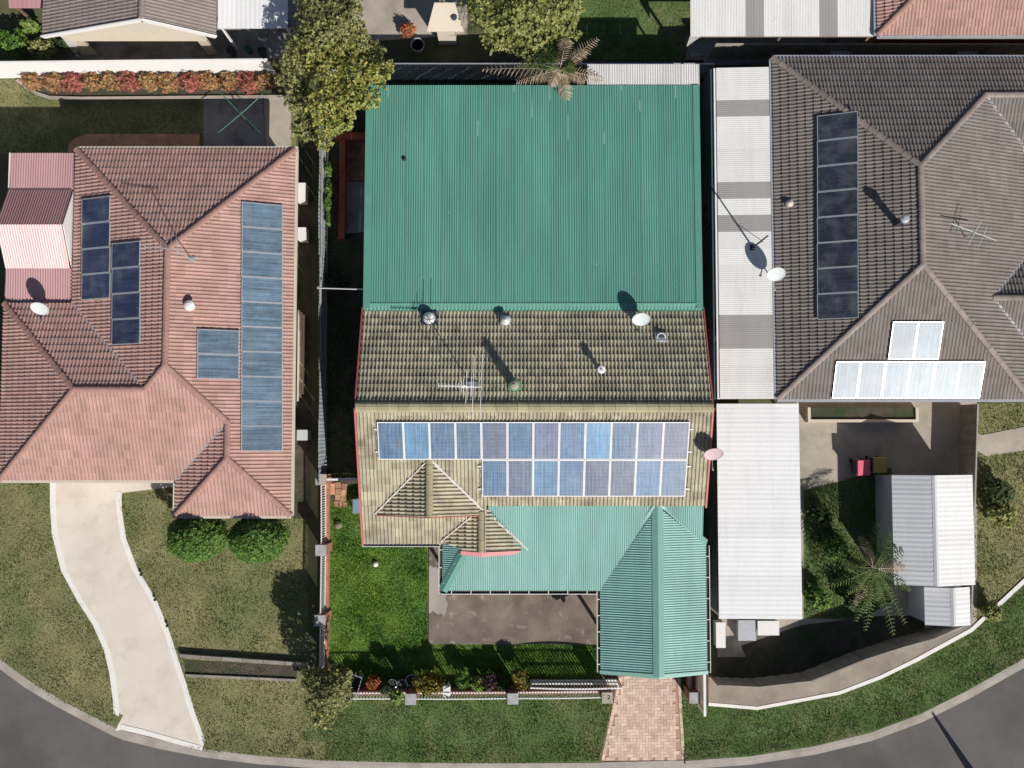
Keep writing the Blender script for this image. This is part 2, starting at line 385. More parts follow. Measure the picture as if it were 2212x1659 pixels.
def leaves(blobs, n, size, per=5, up=.5, shell=.65, gap=None):
    """rosettes of leaves through the outer volume of ellipsoids [(cx, cy, cz, rx, ry, rz)]"""
    B = np.array(blobs, float); vol = np.prod(B[:, 3:], 1) ** (2 / 3); pick = RNG.choice(len(B), n, p=vol / vol.sum())
    d = RNG.normal(size=(n, 3)); d[:, 2] = np.where(RNG.random(n) < .75, np.abs(d[:, 2]), d[:, 2]); d /= np.linalg.norm(d, axis=1)[:, None]
    r = shell + (1.05 - shell) * RNG.random(n) ** .6
    lump = 1 + (.05 if shell > .75 else .2) * np.sin(d[:, 0] * 5 + B[pick, 0] * 3) * np.sin(d[:, 1] * 6 + B[pick, 1] * 2)
    c = B[pick, :3] + d * B[pick, 3:] * (r * lump)[:, None]
    nm = d * (1 - up) + np.array([0, 0, up]) + RNG.normal(size=(n, 3)) * .35; nm /= np.linalg.norm(nm, axis=1)[:, None]
    t = np.cross(nm, RNG.normal(size=(n, 3))); t /= np.linalg.norm(t, axis=1)[:, None]; b = np.cross(nm, t)
    Vs = []
    for k in range(per):
        an = 2 * np.pi * k / per + RNG.uniform(-.4, .4, n); ln = size * RNG.uniform(.5, 1.5, n); wd = ln * RNG.uniform(.28, .42, n)
        u = t * np.cos(an)[:, None] + b * np.sin(an)[:, None]; s = np.cross(nm, u); lift = RNG.uniform(-.15, .5, n)[:, None]
        u2 = u + nm * lift
        Vs.append(np.stack([c, c + u2 * (.5 * ln)[:, None] + s * wd[:, None], c + u2 * ln[:, None], c + u2 * (.5 * ln)[:, None] - s * wd[:, None]], 1))
    V = np.concatenate(Vs).reshape(-1, 3); return np_mesh('leaves', V, np.arange(len(V)).reshape(-1, 4))
def bush(name, label, cat, blobs, n, size, mat, base, trunk=.03, tmat='bark', per=5, up=.5, group=None, stems=4, shell=.65, part='crown', stempart='trunk'):
    t = thing(name, label, cat, base, group)
    obj(part, leaves(blobs, n, size, per, up, shell), mat, t)
    mb = MB(); base = Vector(base); B = sorted(blobs, key=lambda b: -b[3])[:stems]
    top = sum((Vector(b[:3]) for b in blobs), Vector()) / len(blobs); fork = base.lerp(top, .45) + Vector((random.uniform(-.05, .05), random.uniform(-.05, .05), 0))
    mb.tube(base, fork, trunk, trunk * .75, 8)
    for b in B:
        e = Vector(b[:3]); m_ = fork.lerp(e, .5) + Vector((random.uniform(-.08, .08), random.uniform(-.08, .08), .05)); mb.tube(fork, m_, trunk * .6, trunk * .4, 6); mb.tube(m_, e, trunk * .4, trunk * .15, 6)
    obj(stempart, mb, tmat, t); return t
def frond(mb, base, tip, droop, nl, ll, wl, leafr=None, hang=.3):
    """palm frond: curved midrib with leaflets on both sides"""
    base = Vector(base); tip = Vector(tip); L = (tip - base).length; d = (tip - base).normalized(); side = d.cross(Vector((0, 0, 1))).normalized()
    pt = lambda k: base.lerp(tip, k) + Vector((0, 0, droop * 4 * k * (1 - k)))
    prev = base
    for i in range(1, 7):
        q = pt(i / 6); mb.tube(prev, q, .018 * (1.1 - (i - 1) / 7), .018 * (1.1 - i / 7), 5, False); prev = q
    for i in range(nl):
        k = .15 + .85 * i / (nl - 1); c = pt(k); l = ll * math.sin(math.pi * min(.98, .15 + .75 * k)) * random.uniform(.8, 1.15)
        for sg in (-1, 1):
            e = c + side * sg * l + d * l * .55 + Vector((0, 0, -hang * l * random.uniform(.6, 1.4))); w = d * wl
            m_ = c.lerp(e, .5) + Vector((0, 0, .08 * l)); mb.add([c - w * .4, c + w * .4, m_ + w, e, m_ - w], [(0, 1, 2, 3, 4)])
# ================================================================== materials in use
surf('ground', (.12, .105, .06), .95, .35, 1.2, 30, .3, bmp=.5, stain=(.07, .1, .03), stains=(.4, .65), sscale=.35)
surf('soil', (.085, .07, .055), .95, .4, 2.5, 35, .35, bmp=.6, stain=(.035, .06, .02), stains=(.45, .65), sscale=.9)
surf('lawn', (.11, .21, .035), .95, .4, 1.6, 30, .3, bmp=.6, stain=(.09, .11, .03), sscale=.6)
surf('dull_lawn', (.235, .225, .105), .95, .3, .9, 25, .25, bmp=.6, stain=(.125, .16, .055), stains=(.42, .68), sscale=.35)
surf('verge_lawn', (.09, .15, .042), .95, .35, .8, 25, .3, bmp=.6, stain=(.19, .175, .09), stains=(.5, .72), sscale=.4)
leafmat('grass_lush', [(.04, .13, .012), (.15, .33, .03), (.25, .44, .05), (.38, .50, .08), (.52, .5, .16)], .6, .4, ((.02, .17, .03), .6))
leafmat('grass_dull', [(.13, .14, .055), (.23, .225, .10), (.31, .29, .14), (.40, .36, .19)], .7, .3, ((.115, .18, .055), .35))
leafmat('grass_verge', [(.045, .12, .032), (.085, .20, .048), (.15, .25, .07), (.29, .29, .13)], .65, .3, ((.28, .26, .14), .45))
surf('asphalt', (.13, .123, .118), .9, .2, .35, 60, .18, bmp=.4, stain=(.095, .09, .086), stains=(.45, .65), sscale=.25)
surf('kerb_concrete', (.40, .365, .325), .9, .2, 1.5, 40, .15, stain=(.3, .26, .21), stains=(.5, .7))
m_ = surf('slab', (.205, .165, .135), .85, .42, .9, 35, .2, stain=(.36, .31, .27), stains=(.58, .68), sscale=2.2, bmp=.3)
nt_ = m_.node_tree; b_ = nt_.nodes['Principled BSDF']; src_ = b_.inputs['Base Color'].links[0].from_socket
g_ = nd(nt_, 'ShaderNodeNewGeometry'); sp_ = nd(nt_, 'ShaderNodeSeparateXYZ'); nt_.links.new(g_.outputs['Position'], sp_.inputs[0])
wob_ = math_n(nt_, 'MULTIPLY', math_n(nt_, 'SUBTRACT', noise(nt_, 2.2, 4, .6, wpos(nt_)), .5), 1.1)      # pale newer patch of concrete with a ragged edge
in_ = math_n(nt_, 'MULTIPLY', math_n(nt_, 'LESS_THAN', math_n(nt_, 'ADD', sp_.outputs[0], wob_), -2.75), math_n(nt_, 'LESS_THAN', math_n(nt_, 'ABSOLUTE', math_n(nt_, 'ADD', math_n(nt_, 'ADD', sp_.outputs[1], 6.45), wob_)), .95))
c_ = mixc(nt_, in_, src_, (.42, .37, .33))
dk_ = ramp(nt_, noise(nt_, .55, 3, .5, wpos(nt_, (1.6, .5, 1))), [(.45, (0, 0, 0)), (.65, (.6, .6, .6))]); c_ = mixc(nt_, dk_, c_, mixc(nt_, .6, c_, (.10, .075, .06)))
nt_.links.new(c_, b_.inputs['Base Color'])
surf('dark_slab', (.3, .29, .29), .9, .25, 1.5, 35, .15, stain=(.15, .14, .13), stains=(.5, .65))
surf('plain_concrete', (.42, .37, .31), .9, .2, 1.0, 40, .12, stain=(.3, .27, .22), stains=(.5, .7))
surf('path_concrete', (.31, .27, .225), .9, .22, .8, 40, .15, stain=(.22, .19, .155), stains=(.48, .7), sscale=.9)
surf('drive', (.72, .645, .57), .9, .10, .5, 40, .08, bmp=.15, stain=(.54, .44, .37), stains=(.5, .8), sscale=.75)
surf('white_edge', (.80, .78, .74), .85, .06, 2, 40, .06, bmp=.1)
surf('paver', (.66, .495, .40), .9, .15, 2.0, 40, .14, island=.16, stain=(.42, .3, .23), stains=(.58, .75), sscale=1.5)
surf('paver_edge', (.46, .29, .22), .9, .18, 2.0, 40, .14, island=.14)
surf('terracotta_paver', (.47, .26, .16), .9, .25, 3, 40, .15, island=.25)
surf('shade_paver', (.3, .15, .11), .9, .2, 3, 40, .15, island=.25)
surf('tile_olive', (.42, .385, .275), .8, .18, 1.4, 45, .18, island=.2, stain=(.19, .17, .125), stains=(.52, .76), sscale=.6, bmp=.2)
surf('ridge_olive', (.37, .33, .205), .8, .14, 2, 45, .12, island=.1, bmp=.2)
surf('mortar', (.66, .62, .58), .9, .2, 6, 40, .2, bmp=.5)
surf('worn_mortar', (.42, .37, .30), .9, .3, 8, 40, .25, bmp=.6)
sheetmat('green_rear', (.108, .30, .24), .5, 0, .60)
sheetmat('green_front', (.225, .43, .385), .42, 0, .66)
surf('green_flash', (.108, .30, .235), .45, .08, 1.5, 30, .06, bmp=.05)
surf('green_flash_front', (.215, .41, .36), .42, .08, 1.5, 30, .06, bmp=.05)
sheetmat('galv', (.70, .685, .67), .5, .0, 0, .14, 1.4)
surf('white_paint', (.80, .79, .77), .5, .04, 3, 30, .04, bmp=.05)
surf('pink_paint', (.52, .13, .13), .55, .1, 2, 30, .08, bmp=.1)
surf('pink_cap', (.62, .24, .25), .55, .12, 2, 30, .08, bmp=.1)
surf('red_paint', (.34, .085, .055), .7, .25, 2, 30, .15)
surf('black', (.012, .012, .014), .6, .2, 3, 30, .1, bmp=.1)
surf('dark_metal', (.05, .055, .075), .5, .2, 3, 30, .1, bmp=.1)
surf('silver', (.62, .64, .67), .35, .1, 4, 30, .08, .5, bmp=.1)
surf('dish_grey', (.58, .62, .62), .5, .05, 2, 30, .05, bmp=.05)
surf('dish_pink', (.52, .40, .42), .5, .05, 2, 30, .05, bmp=.05)
surf('vent_green', (.20, .40, .24), .6, .15, 3, 30, .1)
surf('vent_top', (.36, .30, .25), .6, .15, 5, 30, .1)
surf('lead', (.06, .065, .10), .55, .2, 5, 30, .1)
surf('cream', (.62, .55, .45), .85, .08, 1, 40, .06, bmp=.1)
surf('timber', (.20, .14, .095), .85, .25, 3, 40, .2)
surf('timber_grey', (.30, .27, .235), .85, .25, 3, 40, .2, island=.2)
surf('bark', (.13, .10, .07), .95, .3, 6, 40, .3, bmp=.7)
surf('dark_teal', (.05, .09, .105), .7, .2, 1.5, 30, .1, stain=(.16, .07, .04), stains=(.62, .75), sscale=1.1)
brickmat('brick_orange', (.50, .21, .125), (.38, .14, .085), (.42, .36, .30))
brickmat('brick_red', (.30, .11, .075), (.21, .075, .05), (.30, .26, .22))
brickmat('brick_cream', (.55, .45, .34), (.48, .38, .29), (.5, .46, .4))
surf('cap_stone', (.40, .39, .40), .85, .25, 5, 40, .2)
panelmat('cells', (.034, .088, .19), line=(.50, .62, .72), alt=(.075, .19, .34))
panelmat('cells_bright', (.055, .175, .34), line=(.5, .64, .74), alt=(.11, .29, .47))
panelmat('cells_violet', (.06, .085, .165), line=(.55, .6, .7), alt=(.10, .15, .28))
panelmat('cells_dark', (.018, .028, .075), line=(.09, .12, .2), alt=(.03, .045, .11))
panelmat('cells_slate', (.022, .026, .045), line=(.08, .09, .12), alt=(.03, .035, .06))
panelmat('cells_pale', (.085, .14, .195), line=(.25, .33, .4), alt=(.13, .22, .32))
m_, nt_, b_ = base_mat('clear_dome'); b_.inputs['Base Color'].default_value = (.75, .75, .74, 1); b_.inputs['Roughness'].default_value = .18
b_.inputs['Coat Weight'].default_value = .5
m_, nt_, b_ = base_mat('window_glass'); b_.inputs['Base Color'].default_value = (.02, .022, .025, 1); b_.inputs['Roughness'].default_value = .06
leafmat('leaf_olive', [(.03, .045, .008), (.15, .19, .032), (.32, .36, .08), (.50, .50, .16), (.45, .32, .09)], .5, .3)
leafmat('leaf_tree', [(.045, .06, .02), (.15, .17, .055), (.29, .295, .105), (.43, .40, .18)], .55, .25)
leafmat('leaf_yellow', [(.08, .11, .025), (.20, .235, .06), (.34, .36, .11), (.44, .43, .18)], .55, .3)
leafmat('leaf_dark', [(.01, .028, .008), (.025, .055, .014), (.06, .1, .03), (.12, .15, .05)], .55, .25)
leafmat('leaf_hedge', [(.025, .075, .012), (.06, .155, .022), (.12, .235, .04), (.22, .33, .07)], .55, .25)
leafmat('leaf_lime', [(.1, .16, .03), (.22, .32, .07), (.34, .42, .12)], .55, .3)
leafmat('leaf_gold', [(.05, .055, .012), (.17, .17, .025), (.34, .30, .05), (.46, .30, .04)], .55, .3)
leafmat('leaf_orange', [(.12, .05, .02), (.42, .11, .04), (.55, .18, .06), (.3, .16, .05)], .55, .25)
leafmat('leaf_maroon', [(.03, .018, .015), (.08, .045, .035), (.16, .10, .07)], .55, .2)
leafmat('leaf_flower', [(.08, .07, .025), (.28, .17, .07), (.42, .15, .11), (.48, .3, .12), (.4, .33, .12)], .6, .25)
leafmat('leaf_flower_red', [(.07, .06, .025), (.3, .11, .07), (.48, .13, .11), (.55, .24, .17)], .6, .25)
leafmat('frond_dry', [(.26, .19, .12), (.42, .33, .23), (.58, .49, .38)], .7, .2)
leafmat('frond_green', [(.04, .08, .02), (.10, .16, .04), (.2, .23, .08)], .5, .25)
surf('tile_pink', (.435, .268, .23), .8, .16, 1.0, 40, .15, island=.11, stain=(.42, .25, .2), stains=(.55, .8), sscale=.6, bmp=.2)
surf('ridge_pink', (.37, .215, .18), .8, .12, 2, 40, .1, island=.06, bmp=.2)
surf('tile_brown', (.205, .18, .165), .8, .18, 1.0, 40, .12, island=.1, stain=(.19, .165, .145), stains=(.5, .8), sscale=.6, bmp=.2)
surf('ridge_brown', (.28, .235, .21), .8, .12, 2, 40, .1, island=.16, bmp=.2)
surf('tile_grey', (.27, .225, .205), .8, .12, 1.0, 40, .12, island=.06, bmp=.2)
sheetmat('pink_sheet', (.52, .31, .315), .5, 0, 0, .08); sheetmat('pink_sheet_sunlit', (.72, .50, .49), .5, 0, 0, .05); sheetmat('pink_sheet_dark', (.44, .24, .25), .5, 0, 0, .08)
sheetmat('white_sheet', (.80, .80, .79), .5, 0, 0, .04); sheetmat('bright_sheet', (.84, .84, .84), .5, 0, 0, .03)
sheetmat('old_white_sheet', (.78, .77, .75), .5, 0, 0, .07, 1.5, rust=(.62, .54, .46)); sheetmat('grey_sheet', (.36, .345, .335), .4, 0, 0, .1)
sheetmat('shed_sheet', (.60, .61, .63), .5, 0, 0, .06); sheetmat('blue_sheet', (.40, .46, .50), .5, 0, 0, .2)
surf('white_wall', (.84, .835, .82), .8, .05, 1, 30, .04, bmp=.05)
surf('blue_board', (.26, .33, .47), .6, .1, 2, 30, .06); surf('stone', (.22, .18, .15), .9, .3, 8, 40, .2, bmp=.6)
surf('pink_bin', (.72, .14, .22), .5, .08, 3, 30, .05); surf('yellow_bin', (.48, .35, .08), .5, .08, 3, 30, .05)
surf('hose_green', (.05, .16, .09), .5, .1, 3, 30, .05)

# ================================================================== the setting
def pp(pts, z=0): return [P2(u, v, z) for u, v in pts]
def sheet(name, poly, z, m, th=.08): return struct(name, MB().prism(poly, z - th, z), m)
struct('ground', MB().add([(-150, -150, 0), (150, -150, 0), (150, 150, 0), (-150, 150, 0)], [(0, 1, 2, 3)]), 'ground')
FRONT = pp([(704, 1048), (1300, 1048), (1300, 1478), (700, 1478)])
LEFTL = pp([(-60, 1030), (664, 1030), (668, 1500), (690, 1500), (660, 1530), (676, 1560), (648, 1590), (670, 1612), (655, 1637), (440, 1622), (250, 1572), (120, 1508), (0, 1422), (-60, 1370)])
kp = [(-180, 1285), (-90, 1362), (0, 1432), (60, 1476), (130, 1518), (200, 1555), (250, 1580), (270, 1588), (350, 1608), (440, 1625), (560, 1640), (700, 1650), (900, 1655), (1100, 1656), (1300, 1655), (1480, 1651), (1620, 1641), (1760, 1619), (1880, 1590), (1990, 1549), (2090, 1499), (2212, 1430), (2330, 1352), (2420, 1280)]
K = [Vector(P2(*q)) for q in kp]
def offs(K, d):
    out = []
    for i, p in enumerate(K):
        t = (K[min(i + 1, len(K) - 1)] - K[max(i - 1, 0)]).normalized(); out.append(p + Vector((t.y, -t.x)) * d)
    return out
VERGE = pp([(690, 1500), (1328, 1500), (1297, 1642), (1100, 1648), (700, 1642), (655, 1637), (670, 1612), (648, 1590), (676, 1560), (660, 1530)])
RVERGE = pp([(1470, 1500), (1530, 1524), (1635, 1533), (1811, 1500), (1900, 1466), (1978, 1428), (2095, 1364), (2212, 1256), (2300, 1190), (2300, 1365), (2212, 1420), (2090, 1488), (1990, 1538), (1880, 1578), (1760, 1608), (1620, 1630), (1476, 1640)])
RYARD = pp([(2112, 870), (2300, 870), (2300, 1180), (2212, 1245), (2100, 1345)])
BACKL = pp([(-60, 200), (640, 214), (640, 330), (-60, 330)])
NWL = pp([(-60, 172), (60, 172), (95, 205), (40, 215), (-60, 215)])
TOPL = pp([(1250, -60), (1490, -60), (1490, 150), (1250, 150)])
sheet('front_lawn', FRONT, .006, 'lawn'); sheet('neighbour_lawn', LEFTL, .006, 'dull_lawn'); sheet('verge', VERGE, .006, 'verge_lawn')
sheet('corner_verge', RVERGE, .006, 'verge_lawn'); sheet('side_lawn', RYARD, .006, 'dull_lawn'); sheet('back_lawn', BACKL, .006, 'dull_lawn')
sheet('garden_lawn', NWL, .010, 'dull_lawn'); sheet('rear_lawn', TOPL, .006, 'verge_lawn')
# road, kerb
def strip(name, A, B, z0, z1, m, za=None):
    mb = MB(); n = len(A)
    for i in range(n - 1):
        a, b, c, d = A[i], A[i + 1], B[i + 1], B[i]
        mb.add([(a.x, a.y, z1), (b.x, b.y, z1), (c.x, c.y, z1), (d.x, d.y, z1), (a.x, a.y, z0), (b.x, b.y, z0), (c.x, c.y, z0), (d.x, d.y, z0)],
               [(0, 3, 2, 1), (0, 1, 5, 4), (2, 3, 7, 6)])
    return struct(name, mb, m)
strip('road', offs(K, .18), offs(K, 9.0), -.1, .004, 'asphalt'); strip('gutter_strip', offs(K, .0), offs(K, .20), -.1, .022, 'kerb_concrete')
KO = offs(K, -.17); KB = offs(K, -.95); K0 = offs(K, 0)
for (i0, i1, hk) in ((0, 6, .11), (6, 9, .036), (9, 11, .11), (11, 14, .11), (14, 15, .036), (15, len(K) - 1, .11)):
    strip('kerb', KO[i0:i1 + 1], K0[i0:i1 + 1], -.1, hk, 'kerb_concrete')
    if hk > .05:
        mb = MB()
        for i in range(i0, i1): a, b, c, d = KO[i], KO[i + 1], KB[i + 1], KB[i]; mb.add([(a.x, a.y, .105), (b.x, b.y, .105), (c.x, c.y, .002), (d.x, d.y, .002)], [(0, 1, 2, 3)])
        struct('verge_bank', mb, 'dull_lawn' if i0 in (0, 9) else 'verge_lawn')
def bankz(x, y):
    d = np.full(len(x), 9.0)
    for i in list(range(0, 6)) + list(range(9, 14)) + list(range(15, len(K) - 1)):
        a, b = K[i], K[i + 1]; L2 = (b - a).length_squared; t = np.clip(((x - a.x) * (b.x - a.x) + (y - a.y) * (b.y - a.y)) / L2, 0, 1)
        d = np.minimum(d, np.hypot(x - a.x - t * (b.x - a.x), y - a.y - t * (b.y - a.y)))
    return np.clip(.103 * (.95 - d) / .78, 0, .103)
# left drive with white painted edges
dl = [(120, 1040), (120, 1090), (124, 1150), (143, 1228), (178, 1292), (212, 1345), (236, 1400), (248, 1450), (256, 1510), (258, 1552), (262, 1576)]
dr = [(252, 1062), (252, 1100), (262, 1165), (287, 1232), (328, 1300), (354, 1362), (374, 1425), (392, 1480), (410, 1540), (432, 1600), (438, 1618)]
A = [Vector(P2(*q)) for q in dl]; B = [Vector(P2(*q)) for q in dr]
drv = strip('driveway', A, B, -.05, .03, 'drive')
def edge(E, w, side):
    O = offs(E, w * side); mb = MB()
    for i in range(len(E) - 1): mb.prism([tuple(E[i]), tuple(E[i + 1]), tuple(O[i + 1]), tuple(O[i])], -.02, .045)
    obj('painted_edge', mb, 'white_edge', drv)
edge(A, .22, 1); edge(B, .22, -1)
obj('painted_edge', MB().prism(pp([(262, 1574), (300, 1584), (438, 1621), (440, 1612), (305, 1574), (262, 1564)]), -.02, .048), 'white_edge', drv)
sheet('entry_path', pp([(120, 1036), (380, 1036), (384, 1050), (252, 1066), (120, 1060)]), .034, 'drive')
# concrete round the house
sheet('patio_slab', [(-3.5, -4.2), (3.6, -4.2), (3.6, -8.66), (-3.5, -8.64)], .06, 'slab')
sheet('carport_floor', [(3.604, -3.9), (7.7, -3.9), (7.7, -9.45), (3.604, -9.45)], .05, 'plain_concrete')
sheet('side_yard', pp([(692, 130), (800, 130), (800, 1046), (692, 1046)]), .008, 'soil')
sheet('rear_yard', pp([(800, 130), (1520, 130), (1520, 190), (800, 190)]), .008, 'soil')
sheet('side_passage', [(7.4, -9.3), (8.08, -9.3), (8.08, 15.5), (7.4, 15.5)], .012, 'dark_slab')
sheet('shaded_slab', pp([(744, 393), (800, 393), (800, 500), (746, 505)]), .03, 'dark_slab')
sheet('rear_dirt', pp([(640, -60), (1010, -60), (1010, 75), (640, 100)]), .006, 'plain_concrete')
sheet('neighbour_path', pp([(570, 205), (628, 205), (630, 330), (575, 330)]), .03, 'plain_concrete')
cp = sheet('curved_path', pp([(148, 330), (150, 312), (165, 298), (190, 290), (432, 290), (432, 330)]), .05, 'terracotta_paver')
sheet('neighbour_side_path', pp([(634, 320), (672, 320), (672, 1120), (634, 1120)]), .012, 'soil')
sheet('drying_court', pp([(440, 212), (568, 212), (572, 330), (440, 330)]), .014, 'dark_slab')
sheet('right_yard', pp([(1720, 862), (2110, 862), (2110, 1345), (1990, 1415), (1900, 1450), (1730, 1485), (1550, 1480), (1550, 1335), (1730, 1335)]), .010, 'plain_concrete')
sheet('fence_shade_sheet', pp([(1600, 1395), (1730, 1350), (1900, 1330), (2000, 1330), (1990, 1412), (1900, 1449), (1730, 1484), (1640, 1480)]), .020, 'soil')  # dark sheet puts the corner fence's shade into the yard's colour
sheet('right_garden', pp([(1736, 1060), (1925, 1010), (1925, 1300), (1860, 1340), (1736, 1335)]), .016, 'verge_lawn')
sheet('bare_soil', pp([(1550, 1420), (1640, 1418), (1740, 1478), (1550, 1474)]), .018, 'soil')
sheet('footpath', pp([(1530, 1462), (1640, 1466), (1752, 1452), (1869, 1406), (1950, 1382), (2020, 1362), (2095, 1330), (2098, 1360), (1978, 1424), (1900, 1462), (1811, 1496), (1635, 1528), (1530, 1520)]), .03, 'path_concrete')
sheet('side_footpath', pp([(2040, 905), (2120, 940), (2300, 905), (2300, 960), (2130, 985), (2085, 960)]), .03, 'plain_concrete')
strip('footpath_edge', [Vector(P2(*q)) for q in [(1530, 1517), (1635, 1526), (1811, 1493), (1900, 1459), (1978, 1421), (2095, 1357), (2212, 1248), (2300, 1180)]], [Vector(P2(*q)) for q in [(1530, 1524), (1635, 1533), (1813, 1500), (1903, 1466), (1982, 1428), (2100, 1364), (2218, 1255), (2306, 1187)]], -.05, .05, 'white_edge')
sheet('top_right_alley', pp([(1480, 70), (2300, 70), (2300, 140), (1480, 140)]), .008, 'dark_slab')
# paved drive: herringbone bricks
pv = sheet('paved_drive', pp([(1336, 1458), (1468, 1458), (1477, 1642), (1296, 1644)]), .012, 'paver_edge')
PVP = pp([(1345, 1458), (1456, 1458), (1464, 1640), (1308, 1642)])
me_b = MB().box(.004, .256, .004, .124, -.02, .02).mesh('brick'); setmat(me_b, 'paver')
x0, x1 = min(p[0] for p in PVP), max(p[0] for p in PVP); y0, y1 = min(p[1] for p in PVP), max(p[1] for p in PVP)
u_ = .128; cnt = 0
def herring(i, j):   # horizontal brick occupies (i..i+1, j), vertical (i, j..j+1)
    k = (i - j) % 4
    return 'h' if k == 0 else 'v' if k == 2 else None
cells = []
for i in range(int((x1 - x0) / u_) + 3):
    for j in range(int((y1 - y0) / u_) + 3):
        h = (i + j) % 4
        if h == 0: cells.append((x0 + i * u_, y0 + j * u_, 0))
        elif h == 2: cells.append((x0 + i * u_, y0 + j * u_, 1))
for (x, y, r) in cells:
    cx, cy = (x + u_, y + u_ / 2) if r == 0 else (x + u_ / 2, y + u_)
    if not inpoly(np.array([cx]), np.array([cy]), PVP)[0]: continue
    M = Matrix.Translation((x, y, .012 + random.uniform(0, .004)))
    if r: M = M @ Matrix.Translation((u_, 0, 0)) @ Matrix.Rotation(math.pi / 2, 4, 'Z')
    inst('brick', me_b, M, pv); cnt += 1
print('PAVERS', cnt)
for (ua, va, ub, vb) in ((1337, 1462, 1299, 1640), (1463, 1462, 1473, 1640)):
    a = P(ua, va); b = P(ub, vb); n = 13
    for i in range(n):
        q = a.lerp(b, (i + .5) / n); o = inst('edge_brick', me_b, frame(q - (b - a).normalized() * .128 + Vector((0, 0, .014)), b - a, (0, 0, 1)), pv)
# small terracotta pavers by the left fence
tp = sheet('stepping_path', pp([(714, 1046), (750, 1046), (748, 1078), (744, 1096), (726, 1096), (716, 1080)]), .012, 'soil')
me_t = MB().box(.005, .245, .005, .245, -.02, .02).mesh('paver_tile'); setmat(me_t, 'terracotta_paver')
for (u, v, a) in ((716, 1052, 0), (730, 1050, .1), (743, 1052, 0), (717, 1064, .05), (730, 1063, 0), (742, 1066, .1), (729, 1076, 0), (741, 1079, .15), (727, 1090, 0), (735, 1091, .04), (742, 1091, -.05)):
    inst('paver_tile', me_t, Matrix.Translation(P(u - 5, v + 5) + Vector((0, 0, .02))) @ Matrix.Rotation(a, 4, 'Z'), tp)
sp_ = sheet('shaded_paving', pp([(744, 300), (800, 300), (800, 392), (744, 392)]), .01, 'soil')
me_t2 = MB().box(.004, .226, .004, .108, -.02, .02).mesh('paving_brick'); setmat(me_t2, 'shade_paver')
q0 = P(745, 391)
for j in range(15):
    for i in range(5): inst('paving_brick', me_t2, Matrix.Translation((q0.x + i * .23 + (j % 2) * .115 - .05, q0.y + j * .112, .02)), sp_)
# grass
SLAB = [(-3.55, -4.2), (7.7, -4.2), (7.7, -8.7), (-3.55, -8.7)]
grass('grass', FRONT, 950, 'grass_lush', .06, .017, .006, (SLAB, pp([(714, 1046), (750, 1046), (744, 1096), (720, 1090)])), 'lush green lawn in front of the olive tiled house')
DRV = pp([(u - 7, v) for u, v in dl] + [(u + 7, v) for u, v in dr[::-1]])
grass('grass', LEFTL, 330, 'grass_dull', .045, .02, .006, (DRV, pp([(110, 1030), (390, 1030), (390, 1052), (250, 1068), (110, 1062)])), 'dull olive lawn either side of the curved pale driveway', zf=bankz)
grass('grass', VERGE, 480, 'grass_verge', .05, .02, .006, (), 'patchy green verge between front fence and road kerb', zf=bankz)
grass('grass', RVERGE, 480, 'grass_verge', .05, .02, .006, (), 'green roadside verge curving round the right hand corner', zf=bankz)
grass('grass', RYARD, 330, 'grass_dull', .06, .02, .006, (pp([(2040, 905), (2120, 940), (2300, 905), (2300, 960), (2130, 985), (2085, 960)]),), 'rough dry grass right of the white gabled shed')
grass('grass', BACKL, 220, 'grass_verge', .06, .02, .006, (pp([(440, 200), (640, 200), (640, 340), (440, 340)]),), 'shaded back lawn above the pink tiled roof')
grass('grass', TOPL, 220, 'grass_verge', .06, .02, .006, (), 'rear lawn strip left of the grey striped roof')
grass('grass', pp([(692, 300), (734, 300), (734, 620), (785, 620), (785, 1035), (692, 1035)]), 160, 'grass_lush', .1, .02, .008, (), 'weedy shaded grass in the narrow left side passage')
grass('grass', pp([(1740, 1060), (1925, 1010), (1925, 1300), (1860, 1335), (1740, 1332)]), 300, 'grass_verge', .09, .02, .016, (), 'scrappy garden grass between white flat roof and white shed')
grass('grass', NWL, 400, 'grass_dull', .06, .02, .01, (), 'small pale lawn left of the flower bed')

# ================================================================== olive tiled house
EL, ER, RY, RZ, PT = -5.87, 7.53, 1.15, 4.70, .412
house = thing('tiled_house', 'olive concrete tiled house with solar panels, between two green corrugated roofs', 'house', (.83, .5, 0))
PB = Plane((0, RY), (0, 1), RZ, PT); PF = Plane((0, RY), (0, -1), RZ, PT)
G1L = Plane((-3.17, 0), (-1, 0), 3.90, .41); G1R = Plane((-3.17, 0), (1, 0), 3.90, .41)
G2L = Plane((-1.19, 0), (-1, 0), 3.10, .335); G2R = Plane((-1.19, 0), (1, 0), 3.10, .26)
wall = MB().prism([(-5.35, 4.6), (7.05, 4.6), (7.05, -2.5), (-2.9, -2.5), (-2.9, -3.7), (-5.35, -3.7)], 0, 2.55)
wall.add([(-5.35, 4.6, 2.5), (-5.35, RY, RZ - .12), (-5.35, -3.7, 2.5), (-5.3, 4.6, 2.5), (-5.3, RY, RZ - .12), (-5.3, -3.7, 2.5)], [(0, 1, 2), (5, 4, 3), (0, 3, 4, 1), (1, 4, 5, 2)])
wall.add([(7.05, 4.6, 2.5), (7.05, RY, RZ - .12), (7.05, -2.5, 2.9), (7.0, 4.6, 2.5), (7.0, RY, RZ - .12), (7.0, -2.5, 2.9)], [(2, 1, 0), (3, 4, 5), (1, 4, 3, 0), (2, 5, 4, 1)])
obj('wall', wall, 'brick_red', house)
dk = MB(); BACK = [(EL, RY), (ER, RY), (ER, 5.12), (EL, 5.12)]
deck(PB, [BACK], dk)
FR = [[(EL, RY), (ER, RY), (ER, -2.63), (EL, -2.63)], [(EL, -2.63), (-1.19, -2.63), (-1.19, -4.15), (EL, -4.19)]]
